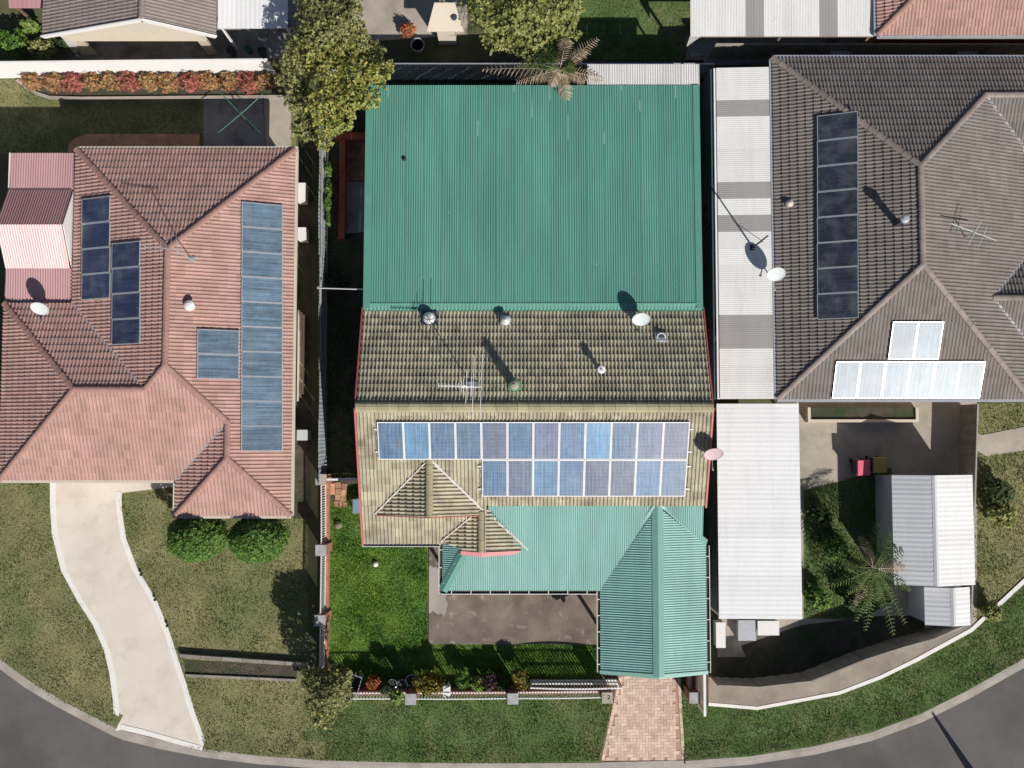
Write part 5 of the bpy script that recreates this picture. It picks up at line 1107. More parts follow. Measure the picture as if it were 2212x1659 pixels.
# things along its right wall and garden
for (u, v, w, d, h, lab, m) in ((650, 415, .35, .75, .75, 'small white box against the right wall of the pink house, uppermost', 'white_paint'), (652, 505, .35, .5, .7, 'small white box against the pink house wall, below the uppermost', 'white_paint'), (653, 940, .4, .4, .9, 'white cylinder tank base beside the lower right wall of the pink house', 'dish_grey')):
    c = P(u, v, h); t = thing('wall_unit', lab, 'unit', (c.x, c.y, 0)); obj('casing', MB().box(c.x - w / 2, c.x + w / 2, c.y - d / 2, c.y + d / 2, .08, h), m, t); obj('lid', MB().box(c.x - w / 2 - .02, c.x + w / 2 + .02, c.y - d / 2 - .02, c.y + d / 2 + .02, h, h + .025), m, t)
    for s in (-1, 1): obj('foot', MB().box(c.x - w / 2, c.x + w / 2, c.y + s * d * .35 - .04, c.y + s * d * .35 + .04, 0, .08), 'dark_metal', t)
c = P(649, 765, .2); t = thing('timber_stack', 'long beige timber planks lying beside the pink house', 'planks', (c.x, c.y, 0))
for i in range(3): obj('plank', MB().box(c.x - .14 + i * .1, c.x - .05 + i * .1, c.y - 2.0 + i * .15, c.y + 1.9 - i * .1, .012, .16), 'cream', t)
for (u, v, lab) in ((430, 1160, 'round clipped green bush, left of two in front of the pink house'), (562, 1164, 'round clipped green bush, right of two in front of the pink house')):
    c = P(u, v - 2, 1.7); bush('round_bush', lab, 'bush', [(c.x, c.y, 1.7, 1.12, .95, 1.7), (c.x, c.y, 2.45, .8, .68, .95), (c.x, c.y - .1, 2.9, .45, .4, .5)], 5200, .062, 'leaf_hedge', (c.x, c.y, 0), .08, up=.3, shell=.8, group='two round bushes')
t = thing('garden_edging', 'low timber garden edging wall across the left front lawn', 'edging', P(510, 1430)); a = P(388, 1417, .25); b = P(660, 1436, .25); n = 6
for i in range(n): q0, q1 = a.lerp(b, i / n), a.lerp(b, (i + 1) / n); obj('sleeper', MB().bar((q0.x + .01, q0.y, .125), (q1.x - .01, q1.y, .125), .14, .25), 'timber_grey', t)
t = thing('lower_edging', 'low timber edging below the shaded strip on the left lawn', 'edging', P(520, 1460)); a = P(400, 1459, .1); b = P(640, 1470, .1)
for i in range(n): q0, q1 = a.lerp(b, i / n), a.lerp(b, (i + 1) / n); obj('sleeper', MB().bar((q0.x + .01, q0.y, .05), (q1.x - .01, q1.y, .05), .10, .1), 'timber_grey', t)
sheet('garden_bed', pp([(396, 1425), (645, 1440), (640, 1466), (402, 1455)]), .02, 'soil')
for i, (u, v) in enumerate(((364, 1350), (418 - 3, 1460), (338, 1300 - 6), (308, 1240))):
    c = P(u, v); 
    if i == 1: continue
    t = thing('path_light', 'small dark path light beside the curved driveway, ' + ('lowest of three', '', 'middle of three', 'topmost of three')[i], 'light', c, 'path lights'); obj('stake', MB().tube(c, c + Vector((0, 0, .16)), .015, .015, 6), 'dark_metal', t); obj('lamp_head', MB().lathe(c, [(.03, .14), (.065, .16), (.055, .21), (0, .23)], 10), 'black', t)
# flower bed with thirteen shrubs
sheet('flower_bed', pp([(45, 172), (600, 165), (600, 208), (110, 210), (78, 196)]), .03, 'soil')
strip('bed_edging', [Vector(P2(*q)) for q in [(42, 172), (62, 188), (82, 200), (110, 209), (180, 211), (620, 207)]], [Vector(P2(*q)) for q in [(36, 176), (58, 193), (80, 206), (108, 215), (180, 217), (620, 213)]], -.05, .12, 'plain_concrete')
for i in range(13):
    u = 72 + i * 42 + (i * 13 % 7) - 3; v = 176 + (i * 5 % 4); rr = .36 + .05 * ((i * 7) % 3); c = P(u, v, .5)
    bush('flowering_shrub', f'{"red flowering" if i % 3 == 2 else "red and yellow flowering"} shrub, {["leftmost","second","third","fourth","fifth","sixth","seventh","eighth","ninth","tenth","eleventh","twelfth","rightmost"][i]}{"" if i in (0,12) else " from left"} in bed under the white fence', 'shrub',
         [(c.x, c.y, .5, rr, rr * .95, .42), (c.x + .1, c.y - .12, .45, rr * .7, rr * .6, .35)], 170, .105, 'leaf_flower_red' if i % 3 == 2 else 'leaf_flower', (c.x, c.y, 0), .03, group='flowering shrubs under the white fence', shell=.5)
# clothes line
c = P(520, 245, 1.9); c0 = Vector((c.x, c.y, 0)); t = thing('clothes_line', 'green rotary clothes line on the shaded court behind the pink house', 'clothes line', c0); obj('post', MB().tube(c0, c0 + Vector((0, 0, 2.0)), .03, .03, 8), 'hose_green', t)
for a in (.7, 2.35, 3.9, 5.5): obj('arm', MB().tube(c0 + Vector((0, 0, 1.85)), c0 + Vector((math.cos(a) * 1.2, math.sin(a) * 1.2, 2.0)), .022, .018, 6), 'hose_green', t)

# ================================================================== dark right neighbour
W2, E2, N2, S2 = 10.56, 20.62, 15.41, 1.54; rx = (W2 + E2) / 2; rh = (E2 - W2) / 2; z2 = EZ + PI_ * rh; n2, s2 = N2 - rh, S2 + rh
R_n = Plane((0, N2), (0, 1), EZ, PI_); R_w = Plane((W2, 0), (-1, 0), EZ, PI_); R_e = Plane((E2, 0), (1, 0), EZ, PI_); R_s = Plane((0, S2), (0, -1), EZ, PI_)
q1 = 1.81; y1_ = N2 - q1; x1_ = rx + (y1_ - n2); zq1 = EZ + PI_ * q1; XE = 25.0
q2 = 1.72; y2_ = 5.5; x2_ = E2 - q2; zq2 = EZ + PI_ * q2
R_ws = Plane((0, y1_ - q1), (0, -1), EZ, PI_); R_xn = Plane((0, y2_ + q2), (0, 1), EZ, PI_); R_xs = Plane((0, y2_ - q2), (0, -1), EZ, PI_)
faces = [(R_n, [[(W2, N2), (x1_, N2), (x1_, y1_), (rx, n2)], [(x1_, N2), (XE, N2), (XE, y1_), (x1_, y1_)]]), (R_w, [[(W2, N2), (rx, n2), (rx, s2), (W2, S2)]]),
         (R_s, [[(W2, S2), (rx, s2), (E2, S2)]]), (R_e, [[(rx, n2), (x1_, y1_), (E2, y1_ - q1), (E2, y2_ + q2), (x2_, y2_), (rx, y2_)], [(rx, y2_), (x2_, y2_), (E2, y2_ - q2), (E2, S2), (rx, s2)]]),
         (R_ws, [[(x1_, y1_), (XE, y1_), (XE, y1_ - q1), (E2, y1_ - q1)]]), (R_xn, [[(x2_, y2_), (XE, y2_), (XE, y2_ + q2), (E2, y2_ + q2)]]), (R_xs, [[(x2_, y2_), (XE, y2_), (XE, y2_ - q2), (E2, y2_ - q2)]])]
faces[3] = (R_e, [[(rx, n2), (x1_, y1_), (E2, y1_ - q1), (E2, y2_ + q2), (rx, y2_ + q2)], [(rx, y2_ + q2), (E2, y2_ + q2), (x2_, y2_), (rx, y2_)], [(rx, y2_), (x2_, y2_), (E2, y2_ - q2), (rx, max(s2, y2_ - q2))], [(rx, s2), (E2, y2_ - q2), (E2, S2)]])
s2y = s2
faces[3] = (R_e, [[(rx, n2), (x1_, y1_), (E2, y1_ - q1), (E2, y2_ + q2), (rx, y2_ + q2)], [(rx, y2_ + q2), (E2, y2_ + q2), (x2_, y2_), (x2_, s2), (rx, s2)], [(rx, s2), (x2_, s2), (x2_, y2_), (E2, y2_ - q2), (E2, S2)]])
faces[3] = (R_e, [[(rx, n2), (x1_, y1_), (E2, y1_ - q1), (E2, y2_ + q2), (rx, y2_ + q2)], [(rx, y2_ + q2), (E2, y2_ + q2), (x2_, y2_), (rx, s2)], [(rx, s2), (x2_, y2_), (E2, y2_ - q2), (E2, S2)]])
capl = [((W2, N2, EZ), (rx, n2, z2)), ((x1_, y1_, zq1), (rx, n2, z2)), ((rx, s2, z2), (rx, n2, z2)), ((W2, S2, EZ), (rx, s2, z2)), ((E2, S2, EZ), (rx, s2, z2)), ((XE, y1_, zq1), (x1_, y1_, zq1)), ((XE, y2_, zq2), (x2_, y2_, zq2))]
wmb = MB().prism([(W2 + .5, N2 - .5), (XE - .5, N2 - .5), (XE - .5, y1_ - q1 + .5), (E2 - .5, y1_ - q1 + .5), (E2 - .5, y2_ + q2 - .5), (XE - .5, y2_ + q2 - .5), (XE - .5, y2_ - q2 + .5), (E2 - .5, y2_ - q2 + .5), (E2 - .5, S2 + .5), (W2 + .5, S2 + .5)], 0, EZ - .12)
rhs, rroof = hip_house('brown_house', 'dark grey brown tiled hip roof house on the right', (16, 8, 0), 'tile_brown', 'ridge_brown', faces, capl, wmb, 'brick_cream',
    [((W2 - .06, S2, gz), (W2 - .06, N2, gz)), ((W2, N2 + .06, gz), (XE, N2 + .06, gz)), ((W2, S2 - .06, gz), (E2, S2 - .06, gz))], [((E2, y1_ - q1, EZ), (x1_, y1_, zq1)), ((E2, y2_ + q2, EZ), (x2_, y2_, zq2)), ((E2, y2_ - q2, EZ), (x2_, y2_, zq2))], 'cap_brown', 'silver')
for x in (13.0, 18.0): wall_window(rhs, x, S2 + .5, .9, 1.8, 1.2, 'x', -1)
gr = 'solar panels on the brown tiled roof'
col_array(R_w, 1768, 1857, 250, 690, 8, 'cells_slate', 'black', 'in column of eight on brown roof', gr)
def row_array(pl, u0, u1, v0, v1, n, cm, what, where, group):
    a = pl.pix(u0, v1, .1); b = pl.pix(u1, v1, .1); c = pl.pix(u0, v0, .1); s0, t0 = pl.st(a.x, a.y); s1, _ = pl.st(b.x, b.y); _, t1 = pl.st(c.x, c.y); w = (s1 - s0) / n
    for i in range(n): panel(pl.M(pl.w(s0 + i * w + .006, t0, .09)), w - .012, t1 - t0, (what, where), cm, f'{what} solar panel, {ordl(i, n)} {where}', group, 'silver')
row_array(R_s, 1797, 2116, 778, 858, 6, 'cells_pale', 'glaring pale', 'in lower row of six on brown roof', gr)
row_array(R_s, 1918, 2027, 692, 774, 2, 'cells_pale', 'glaring pale', 'of the two above the row of six', gr)
p = R_w.pix(1937, 482, .05); t = thing('roof_cowl', 'grey pipe cowl casting a long shadow on the brown roof', 'vent', p); obj('pipe', MB().lathe(p, [(.14, -.06), (.12, .05), (.12, .75)], 14), 'dark_metal', t); obj('cap', MB().lathe(p, [(.17, .72), (.18, .8), (.09, .9), (0, .91)], 16), 'silver', t)
p = R_w.pix(1705, 440, .05); t = thing('roof_light', 'small pale round light dome on the brown roof left of the black panels', 'skylight', p); obj('ring', MB().lathe(p, [(.16, -.05), (.16, .07)], 16), 'silver', t); smooth(obj('dome', MB().lathe(p, [(.15, .06), (.12, .12), (0, .15)], 16), 'cream', t))
p = R_e.pix(2085, 512, .05); t = thing('flat_antenna', 'pale cross shaped antenna on the right side of the brown roof', 'antenna', p); obj('mast', MB().tube(p - Vector((0, 0, .06)), p + Vector((0, 0, .8)), .025, .02, 8), 'silver', t)
q = p + Vector((0, 0, .8)); obj('boom', MB().tube(q + Vector((-.9, .35, 0)), q + Vector((.8, -.3, 0)), .02, .02, 6), 'dish_grey', t); obj('rod', MB().tube(q + Vector((-.3, -.5, .03)), q + Vector((.25, .5, .03)), .016, .016, 6), 'dish_grey', t); obj('rod', MB().tube(q + Vector((.1, -.55, .03)), q + Vector((.45, .25, .03)), .012, .012, 6), 'dish_grey', t)
# white awning with grey strips left of it
aw = thing('striped_awning', 'white and grey banded awning roof left of the brown tiled house', 'awning', (9.3, 8.5, 0)); AW = Plane((10.4, 0), (-1, 0), 2.66, .05)
xl, xr = P(1551, 500, 2.55).x, P(1671, 500, 2.65).x - .06; yt, yb2 = P(1600, 146, 2.6).y, P(1600, 862, 2.6).y
greys = [(228, 262), (384, 421), (462, 498), (698, 735)]; nS = 20; swd = (yt - yb2) / nS
def awm(k, a):
    y = AW.w(a + swd / 2, 0).y; return next(('grey_sheet' for g0, g1 in greys if P(0, g1, 2.6).y - .02 <= y <= P(0, g0, 2.6).y + .02), 'old_white_sheet')
corr_face(AW, [(xl, yb2), (xr, yb2), (xr, yt), (xl, yt)], 'white_sheet', aw, swd, swd / 8, .004, mats=awm, per=4)
obj('gutter', MB().box(xl - .1, xl, yb2, yt, 2.42, 2.53), 'white_paint', aw)
ww = MB().box(8.10, 8.18, yb2, yt, 0, 2.45); obj('wall', ww, 'dark_teal', aw, 'dark teal side wall facing the tiled house')
for (v0, v1) in ((434, 492), (688, 742)):
    z0_, z1_ = .9, 1.9; ya_ = P(0, v0, 1.5).y; yb_ = P(0, v1, 1.5).y
    fr = MB(); fr.box(8.05, 8.1, yb_, yb_ + .06, z0_, z1_); fr.box(8.05, 8.1, ya_ - .06, ya_, z0_, z1_); fr.box(8.05, 8.1, yb_ + .06, ya_ - .06, z0_, z0_ + .06); fr.box(8.05, 8.1, yb_ + .06, ya_ - .06, z1_ - .06, z1_); fr.box(8.05, 8.1, (ya_ + yb_) / 2 - .03, (ya_ + yb_) / 2 + .03, z0_ + .06, z1_ - .06)
    w_ = obj('window', fr, 'timber', aw); obj('pane', MB().box(8.075, 8.098, yb_ + .06, ya_ - .06, z0_ + .06, z1_ - .06), 'window_glass', w_)
p = Vector((xr - .10, P(0, 598, 2.66).y, 2.66)); dish(p + Vector((.02, .02, .75)), .36, 'pale satellite dish over the edge between awning and brown roof', 'dish_grey', p)
p = Vector((P(1626, 540, 2.6).x, P(0, 535, 2.6).y, 2.6)); t = thing('mast_pole', 'slim dark pole standing on the white awning with a long shadow', 'pole', p); obj('pole', MB().tube(p - Vector((0, 0, .05)), p + Vector((0, 0, 2.3)), .04, .03, 8), 'dark_metal', t); obj('base_plate', MB().box(p.x - .12, p.x + .12, p.y - .12, p.y + .12, p.z - .05, p.z + .04), 'dark_metal', t); obj('stay', MB().tube(p + Vector((.45, .25, -.02)), p + Vector((0, 0, .9)), .012, .012, 6), 'dark_metal', t)
# plain white flat roof below
w2 = thing('white_flat_roof', 'plain bright white flat roof at the right boundary below the awning', 'roof', (9.8, -3.5, 0)); A2 = Plane((11.5, 0), (-1, 0), 2.5, .03)
xl2, xr2 = P(1551, 1100, 2.45).x, P(1729, 1100, 2.5).x; yt2, yb3 = P(0, 872, 2.45).y, P(0, 1337, 2.45).y
corr_face(A2, [(xl2, yb3), (xr2, yb3), (xr2, yt2), (xl2, yt2)], 'bright_sheet', w2, .76, .19, .003, per=4)
for (x, y) in ((xl2 + .1, yb3 + .1), (xr2 - .1, yb3 + .1), (xl2 + .1, yt2 - .2), (xr2 - .1, yt2 - .2), (xr2 - .1, (yb3 + yt2) / 2)): obj('post', MB().box(x - .05, x + .05, y - .05, y + .05, 0, A2.z(x, y) - .01), 'white_paint', w2)
obj('beam', MB().box(xl2, xr2, yb3, yb3 + .08, 2.24, 2.37), 'white_paint', w2); obj('side_wall', MB().box(xl2, xl2 + .06, yb3 + .2, yt2 - .3, 0, 2.2), 'dark_teal', w2)
# white parcels / furniture under its lower edge
for (u, v, w, d, h, lab, m) in ((1557, 1372, .35, 1.0, .7, 'white slab like box below the flat roof, beside the picket boundary', 'white_paint'), (1660, 1357, .85, .55, .6, 'white box under the lower edge of the plain white flat roof', 'white_paint'), (1614, 1362, .7, .8, .5, 'grey crate between two white boxes below the flat roof', 'silver')):
    c = P(u, v, h); t = thing('storage_box', lab, 'box', (c.x, c.y, 0)); obj('body', MB().box(c.x - w / 2, c.x + w / 2, c.y - d / 2, c.y + d / 2, 0.0, h - .04), m, t); obj('lid', MB().box(c.x - w / 2 - .02, c.x + w / 2 + .02, c.y - d / 2 - .02, c.y + d / 2 + .02, h - .04, h), m, t)
# sheds
def shed(name, label, u0, u1, v0, v1, zr_, ze_, ur):
    y1, y0 = P(0, v0, ze_).y, P(0, v1, ze_).y; x0, x1 = P(u0, v0, ze_).x, P(u1, v0, ze_).x; xm = P(ur, v0, zr_).x; t = thing(name, label, 'shed', ((x0 + x1) / 2, (y0 + y1) / 2, 0))
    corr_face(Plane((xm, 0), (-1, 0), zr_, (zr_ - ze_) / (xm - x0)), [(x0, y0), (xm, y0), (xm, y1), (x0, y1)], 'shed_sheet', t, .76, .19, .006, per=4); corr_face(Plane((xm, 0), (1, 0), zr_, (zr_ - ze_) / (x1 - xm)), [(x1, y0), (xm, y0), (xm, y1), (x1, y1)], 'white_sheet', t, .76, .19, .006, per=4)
    obj('ridge_cap', MB().add([(xm - .1, y0, zr_ - .01), (xm, y0, zr_ + .035), (xm + .1, y0, zr_ - .01), (xm - .1, y1, zr_ - .01), (xm, y1, zr_ + .035), (xm + .1, y1, zr_ - .01)], [(0, 3, 4, 1), (1, 4, 5, 2)]), 'shed_sheet', t)
    mb = MB(); e = .08; zz = ze_ - .06; top_ = zr_ - .05
    mb.add([(x0 + e, y0 + e, 0), (x1 - e, y0 + e, 0), (x1 - e, y1 - e, 0), (x0 + e, y1 - e, 0), (x0 + e, y0 + e, zz), (x1 - e, y0 + e, zz), (x1 - e, y1 - e, zz), (x0 + e, y1 - e, zz), (xm, y0 + e, top_), (xm, y1 - e, top_)], [(0, 1, 5, 8, 4), (2, 3, 7, 9, 6), (1, 2, 6, 5), (3, 0, 4, 7)]); obj('wall', mb, 'shed_sheet', t); return t
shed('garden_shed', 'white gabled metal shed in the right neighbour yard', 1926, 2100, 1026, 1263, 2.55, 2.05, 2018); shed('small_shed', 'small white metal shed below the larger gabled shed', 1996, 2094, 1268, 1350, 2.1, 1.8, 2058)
for (u, v, m, lab) in ((1866, 1010, 'pink_bin', 'pink lidded bin beside the yellow one in the right yard'), (1901, 1004, 'yellow_bin', 'mustard yellow lidded bin beside the pink one in the right yard')):
    c = P(u, v, 1.0); t = thing('wheelie_bin', lab, 'bin', (c.x, c.y, 0)); x, y = c.x, c.y
    obj('body', MB().add([(x - .2, y - .22, .04), (x + .2, y - .22, .04), (x + .2, y + .22, .04), (x - .2, y + .22, .04), (x - .26, y - .3, .95), (x + .26, y - .3, .95), (x + .26, y + .3, .95), (x - .26, y + .3, .95)], [(3, 2, 1, 0), (0, 1, 5, 4), (1, 2, 6, 5), (2, 3, 7, 6), (3, 0, 4, 7)]), 'dark_metal', t)
    obj('lid', MB().add([(x - .28, y - .33, .95), (x + .28, y - .33, .95), (x + .28, y + .32, .98), (x - .28, y + .32, .98), (x - .25, y - .3, 1.0), (x + .25, y - .3, 1.0), (x + .25, y + .29, 1.04), (x - .25, y + .29, 1.04)], [(3, 2, 1, 0), (4, 5, 6, 7), (0, 1, 5, 4), (1, 2, 6, 5), (2, 3, 7, 6), (3, 0, 4, 7)]), m, t)
    for s in (-1, 1): obj('wheel', MB().tube((x + s * .2, y + .27, .1), (x + s * .25, y + .27, .1), .1, .1, 12), 'black', t)
# right boundary fences
fp = [(1552, 1481), (1640, 1485), (1752, 1472), (1869, 1425), (1950, 1399), (2020, 1380), (2098, 1346)]
q = [P2(*x, 1.5) for x in fp]
names = ['leftmost', 'second', 'third', 'fourth', 'fifth', 'rightmost']
for i in range(len(q) - 1): sheet_fence('corner_fence', f'brown corner fence section along the footpath, {names[i]}{"" if i in (0, 5) else " from the left"}', q[i], q[i + 1], 1.5, 'timber_grey', 1, 'timber_grey')
sheet_fence('yard_fence', 'grey sheet fence along the right side of the white sheds', P2(2098, 1346, 1.5), P2(2112, 872, 1.5), 1.5, 'timber_grey', 5, 'kerb_concrete')
t = thing('garden_border', 'raised timber planter bed just below the brown roof', 'planter', P(1870, 888)); a = P(1745, 880, .4); b = P(1985, 906, .4)
for (x0_, x1_, y0_, y1_) in ((a.x, b.x, b.y - .12, b.y), (b.x - .12, b.x, b.y, a.y), (a.x, a.x + .12, b.y, a.y)): obj('border_board', MB().box(x0_, x1_, y0_ + .001, y1_, 0, .4), 'cream', t)
obj('bed_soil', MB().box(a.x + .12, b.x - .12, b.y, a.y, 0, .3), 'soil', t)
for (u, v, m, lab, r) in ((1770, 1110, 'leaf_dark', 'dark shrub right of the plain white flat roof, upper', .45), (1800, 1180, 'leaf_hedge', 'green shrub between white flat roof and palm', .5), (1765, 1290, 'leaf_hedge', 'low green shrub at the lower right corner of the flat roof', .5), (2150, 1060, 'leaf_dark', 'dark shrub in the dry grass right of the yard fence', .6), (2165, 1110, 'leaf_yellow', 'yellow green shrub below the dark one right of the yard fence', .55), (2140, 1320, 'leaf_yellow', 'pale shrub beside the lower end of the yard fence', .4), (1845, 1290, 'leaf_dark', 'dark shrub at the foot of the palm', .5)):
    c = P(u, v, .5); bush('garden_shrub', lab, 'shrub', [(c.x, c.y, .5, r, r, .5), (c.x + .3 * r, c.y - .4 * r, .4, r * .7, r * .7, .4)], 260, .10, m, (c.x, c.y, 0), .04, shell=.4)
# pole beyond the lower right edge, only its shadow is in view
b = P(2150, 1745); t = thing('street_pole', 'tapered timber street pole standing beyond the lower right kerb', 'pole', b); obj('shaft', MB().tube(b, b + Vector((0, 0, 3.6)), .22, .05, 12), 'timber', t); obj('cap', MB().lathe(b + Vector((0, 0, 3.6)), [(.06, 0), (.06, .03), (0, .06)], 8), 'silver', t)

# ================================================================== top edge neighbours
# gabled house top left
gh = thing('gabled_house', 'brown roofed house with cream gable wall and white trim at the top left', 'house', P(310, 60)); yg = P(0, 124).y
zE, zR = 2.6, 4.2; xg0, xg1 = P(176, 118).x, P(470, 118).x; xm = P(306, 25, zR).x; ys_ = P(0, 121).y - .22; xe0, xe1 = P(92, 66, zE).x, P(467, 66, zE).x
GL = Plane((xm, 0), (-1, 0), zR, (zR - zE) / (xm - xe0)); GR = Plane((xm, 0), (1, 0), zR, (zR - zE) / (xe1 - xm)); mb = MB()
gp1 = [(xm, ys_), (xe0, ys_), (xe0, ys_ + 8), (xm, ys_ + 8)]; gp2 = [(xm, ys_), (xe1, ys_), (xe1, ys_ + 8), (xm, ys_ + 8)]
deck(GL, [gp1], mb); deck(GR, [gp2], mb); rf = obj('roof', mb, 'black', gh); tile_face(GL, gp1, 'tile_grey', rf, flat=.5); tile_face(GR, gp2, 'tile_grey', rf, flat=.5); caps((xm, ys_, zR), (xm, ys_ + 8, zR), rf, 'tile_grey', 'cap_grey', .12, .42)
fb = MB().bar((xe0, ys_ - .03, zE - .02), (xm, ys_ - .03, zR - .02), .05, .24); fb.bar((xm, ys_ - .03, zR - .02), (xe1, ys_ - .03, zE - .02), .05, .24); obj('barge_board', fb, 'white_paint', gh)
yw = ys_ + .25; wm = MB().add([(xg0, yw, 1.5), (xg1, yw, 1.5), (xg1, yw, GR.z(xg1, 0) - .07), (xm, yw, zR - .07), (xg0, yw, GL.z(xg0, 0) - .07), (xg0, yw + .12, 1.5), (xg1, yw + .12, 1.5), (xg1, yw + .12, GR.z(xg1, 0) - .07), (xm, yw + .12, zR - .07), (xg0, yw + .12, GL.z(xg0, 0) - .07)], [(0, 1, 2, 3, 4), (9, 8, 7, 6, 5), (0, 5, 6, 1)]); obj('gable_wall', wm, 'cream', gh)
obj('wall', MB().box(xg0, xg0 + .7, yw + .02, yw + .14, 0, 1.498), 'brick_cream', gh); obj('wall', MB().box(xg1 - .4, xg1, yw + .02, yw + .14, 0, 1.498), 'brick_cream', gh); obj('wall', MB().box(xg0 + .12, xg1 - .12, yw + 4, yw + 7.5, 0, 2.4), 'cream', gh)
obj('garage_door', MB().box(xg0 + .7, xg1 - .4, yw + .9, yw + .95, 0, 1.9), 'timber', gh); obj('side_screen', MB().add([(P(166, 66, 2.3).x, yw + .1, 2.3), (xg0 - .02, yw - .0, 1.6), (P(178, 124).x, P(0, 124).y - .05, 0), (P(166, 124).x, P(0, 124).y, 0)], [(0, 3, 2, 1), (0, 1, 2, 3)]), 'white_wall', gh)
wa = thing('white_canopy', 'white flat canopy roof at the top edge right of the gabled house', 'canopy', P(545, 55)); CP = Plane((0, P(0, 62, 2.4).y), (0, -1), 2.4, .03); x0_, x1_ = P(471, 30, 2.4).x, P(622, 30, 2.4).x; y0_ = P(0, 62, 2.4).y
corr_face(CP, [(x0_, y0_), (x1_, y0_), (x1_, y0_ + 5), (x0_, y0_ + 5)], 'bright_sheet', wa, .76, .19, .006, per=4)
for x in (x0_ + .1, x1_ - .1): obj('post', MB().box(x - .04, x + .04, y0_ + .1, y0_ + .18, 0, 2.39), 'white_paint', wa); obj('post', MB().box(x - .04, x + .04, y0_ + 4.6, y0_ + 4.68, 0, 2.5), 'white_paint', wa)
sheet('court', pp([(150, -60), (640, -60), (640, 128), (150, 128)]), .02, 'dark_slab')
for (u, v, m, lab, r, n) in ((30, 95, 'leaf_hedge', 'bright green shrub at the far top left corner', .7, 330), (95, 105, 'leaf_tree', 'grey green shrub left of the white side screen', .5, 240), (70, 62, 'leaf_lime', 'round yellow shrub left of the brown gable roof', .32, 150), (150, 92, 'leaf_dark', 'dark shrub tucked beside the white side screen', .5, 220)):
    c = P(u, v, .7); bush('corner_shrub', lab, 'shrub', [(c.x, c.y, .7, r, r * .8, .6)], n, .1, m, (c.x, c.y, 0), .04, shell=.4)
pk = thing('pink_sheet_roof', 'sliver of brown roof at the very top left corner', 'roof', P(40, 20)); z_ = 2.2; a = P(30, 18, z_); corr_face(Plane((0, a.y), (0, -1), z_, .2), [(a.x - .2, a.y), (a.x + 1.3, a.y), (a.x + 1.3, a.y + 3), (a.x - .2, a.y + 3)], 'pink_sheet_dark', pk, .76, .19, .006, per=4)
for x in (a.x, a.x + 1.2): obj('post', MB().box(x - .04, x + .04, a.y + .1, a.y + .2, 0, 2.18), 'timber', pk)
for (u, v, r, h, m, lab) in ((498, 108, .18, .5, 'dark_metal', 'dark pot under the white canopy, leftmost of three'), (535, 104, .16, .45, 'hose_green', 'green pot under the white canopy, middle of three'), (566, 110, .2, .5, 'dark_metal', 'dark pot under the white canopy, rightmost of three')):
    c = P(u, v, h); c.z = .02; t = thing('canopy_pot', lab, 'pot', c); obj('bowl', MB().lathe(c, [(r * .7, 0), (r, h), (r * .85, h), (r * .8, h - .05)], 16), m, t); obj('soil_fill', MB().lathe(c, [(r * .8, h - .07), (0, h - .06)], 12), 'soil', t)
# small cream shed top centre
c = P(962, 45, 1.6); t = thing('cream_shed', 'small cream shed with a round vent at the top edge', 'shed', (c.x, c.y, 0)); x0_, x1_ = P(922, 50, 1.6).x, P(1002, 50, 1.6).x; yl, yh = P(0, 70, 1.5).y, P(0, 8, 2.0).y
obj('roof_panel', MB().add([(x0_, yl, 1.6), (x1_, yl, 1.6), (x1_ - .35, yh, 2.1), (x0_ + .35, yh, 2.1), (x0_, yl, 1.55), (x1_, yl, 1.55), (x1_ - .35, yh, 2.05), (x0_ + .35, yh, 2.05)], [(0, 1, 2, 3), (7, 6, 5, 4), (0, 4, 5, 1), (1, 5, 6, 2), (2, 6, 7, 3), (3, 7, 4, 0)]), 'cream', t); obj('wall', MB().box(x0_ + .4, x1_ - .4, yl + .1, yh - .1, 0, 1.57), 'cream', t); obj('vent', MB().lathe((x1_ - .4, (yl + yh) / 2, 1.85), [(.13, -.1), (.13, .06), (.0, .07)], 14), 'dark_metal', t)
c = P(880, 65, .4); bush('red_shrub', 'small red flowering shrub in the bare yard at the top', 'shrub', [(c.x, c.y, .4, .3, .3, .3)], 110, .09, 'leaf_orange', (c.x, c.y, 0), .03, shell=.4)
c = P(1052, 96, .3); t = thing('water_tub', 'pale grey round tub in the shade at the top', 'tub', (c.x - 3.0, c.y, 0)); obj('tub_shell', MB().lathe((c.x - 3.0, c.y, 0), [(.25, 0), (.3, .3), (.27, .3), (.24, .05)], 18), 'dish_grey', t); obj('water_surface', MB().lathe((c.x - 3.0, c.y, 0), [(.262, .2), (0, .2)], 18), 'dish_grey', t)
# grey striped roof and pink roof top right
sr = thing('striped_roof', 'white and grey vertically striped roof at the top right', 'roof', P(1690, 60)); zs = 2.5; x0_, x1_ = P(1491, 40, zs).x, P(1888, 40, zs).x; y0_ = P(0, 79, zs).y; SP = Plane((0, y0_), (0, -1), zs, .04); n = 20; sw_ = (x1_ - x0_) / n
def srm(k, a):
    x = SP.w(a + sw_ / 2, 0).x; return 'grey_sheet' if any(P(u0, 40, zs).x - .02 <= x <= P(u1, 40, zs).x + .02 for u0, u1 in ((1611, 1654), (1770, 1813))) else 'old_white_sheet'
corr_face(SP, [(x0_, y0_), (x1_, y0_), (x1_, y0_ + 5), (x0_, y0_ + 5)], 'white_sheet', sr, sw_, sw_ / 6, .008, mats=srm, per=4)
for x in (x0_ + .1, (x0_ + x1_) / 2, x1_ - .1): obj('post', MB().box(x - .05, x + .05, y0_ + .1, y0_ + .2, 0, zs - .02), 'timber', sr); obj('post', MB().box(x - .05, x + .05, y0_ + 4.6, y0_ + 4.7, 0, zs + .1), 'timber', sr)
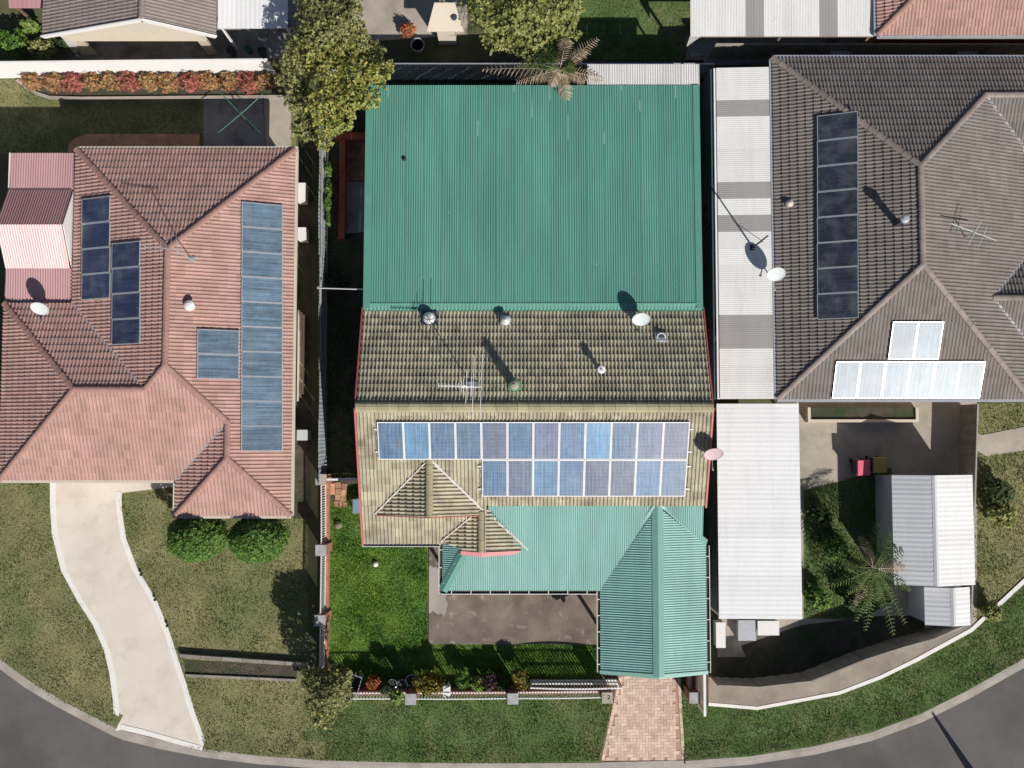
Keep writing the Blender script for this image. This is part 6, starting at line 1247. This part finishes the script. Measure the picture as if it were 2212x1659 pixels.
obj('beam', MB().box(x0_, x1_, y0_ + .03, y0_ + .09, zs - .16, zs - .012), 'timber', sr); obj('corner_brace', MB().add([(x0_ - .02, y0_ + .02, zs - .02), (x0_ + .45, y0_ + .02, zs - .02), (x0_ - .02, y0_ - .1, zs - .75)], [(0, 1, 2), (2, 1, 0)]), 'white_paint', sr)
yy = P(0, 76, EZ).y; xx0 = P(1895, 76, EZ).x; T_s = Plane((0, yy), (0, -1), EZ, PI_); T_w = Plane((xx0, 0), (-1, 0), EZ, PI_); hD = 4.5
faces = [(T_s, [[(xx0, yy), (xx0 + 12, yy), (xx0 + 12, yy + hD), (xx0 + hD, yy + hD)]]), (T_w, [[(xx0, yy), (xx0 + hD, yy + hD), (xx0, yy + 2 * hD)]])]
hip_house('top_pink_house', 'pink tiled roof house cut off by the top right edge', (xx0 + 5, yy + 4, 0), 'tile_pink', 'ridge_pink', faces, [((xx0, yy, EZ), (xx0 + hD, yy + hD, EZ + PI_ * hD)), ((xx0 + hD, yy + hD, EZ + PI_ * hD), (xx0 + 12, yy + hD, EZ + PI_ * hD))], MB().box(xx0 + .5, xx0 + 11.5, yy + .5, yy + 8, 0, EZ - .12), 'brick_red', [((xx0, yy - .06, gz), (xx0 + 12, yy - .06, gz)), ((xx0 - .06, yy, gz), (xx0 - .06, yy + 8, gz))], (), 'cap_pink', 'silver')
for (u, v, w, d, h, m, lab) in ((1938, 102, 1.0, .4, .7, 'cream', 'pale pinkish crate in the alley below the top pink roof'), (2190, 104, .7, .5, .7, 'yellow_bin', 'mustard crate in the alley at the top right edge'), (2090, 112, .8, .3, .9, 'silver', 'grey air conditioner box against the top of the brown roof'), (1815, 115, .8, .3, .9, 'silver', 'grey box against the brown roof, left of the others')):
    c = P(u, v, h); t = thing('alley_box', lab, 'box', (c.x, c.y, 0)); obj('body', MB().box(c.x - w / 2, c.x + w / 2, c.y - d / 2, c.y + d / 2, 0, h - .05), m, t); obj('lid', MB().box(c.x - w / 2 - .02, c.x + w / 2 + .02, c.y - d / 2 - .02, c.y + d / 2 + .02, h - .05, h), m, t)
sheet_fence('alley_fence', 'dark sheet fence between the brown house and the top right roofs', P2(1530, 128), P2(2300, 128), 1.6, 'timber_grey', 8, 'timber_grey')
bpy.context.view_layer.update()
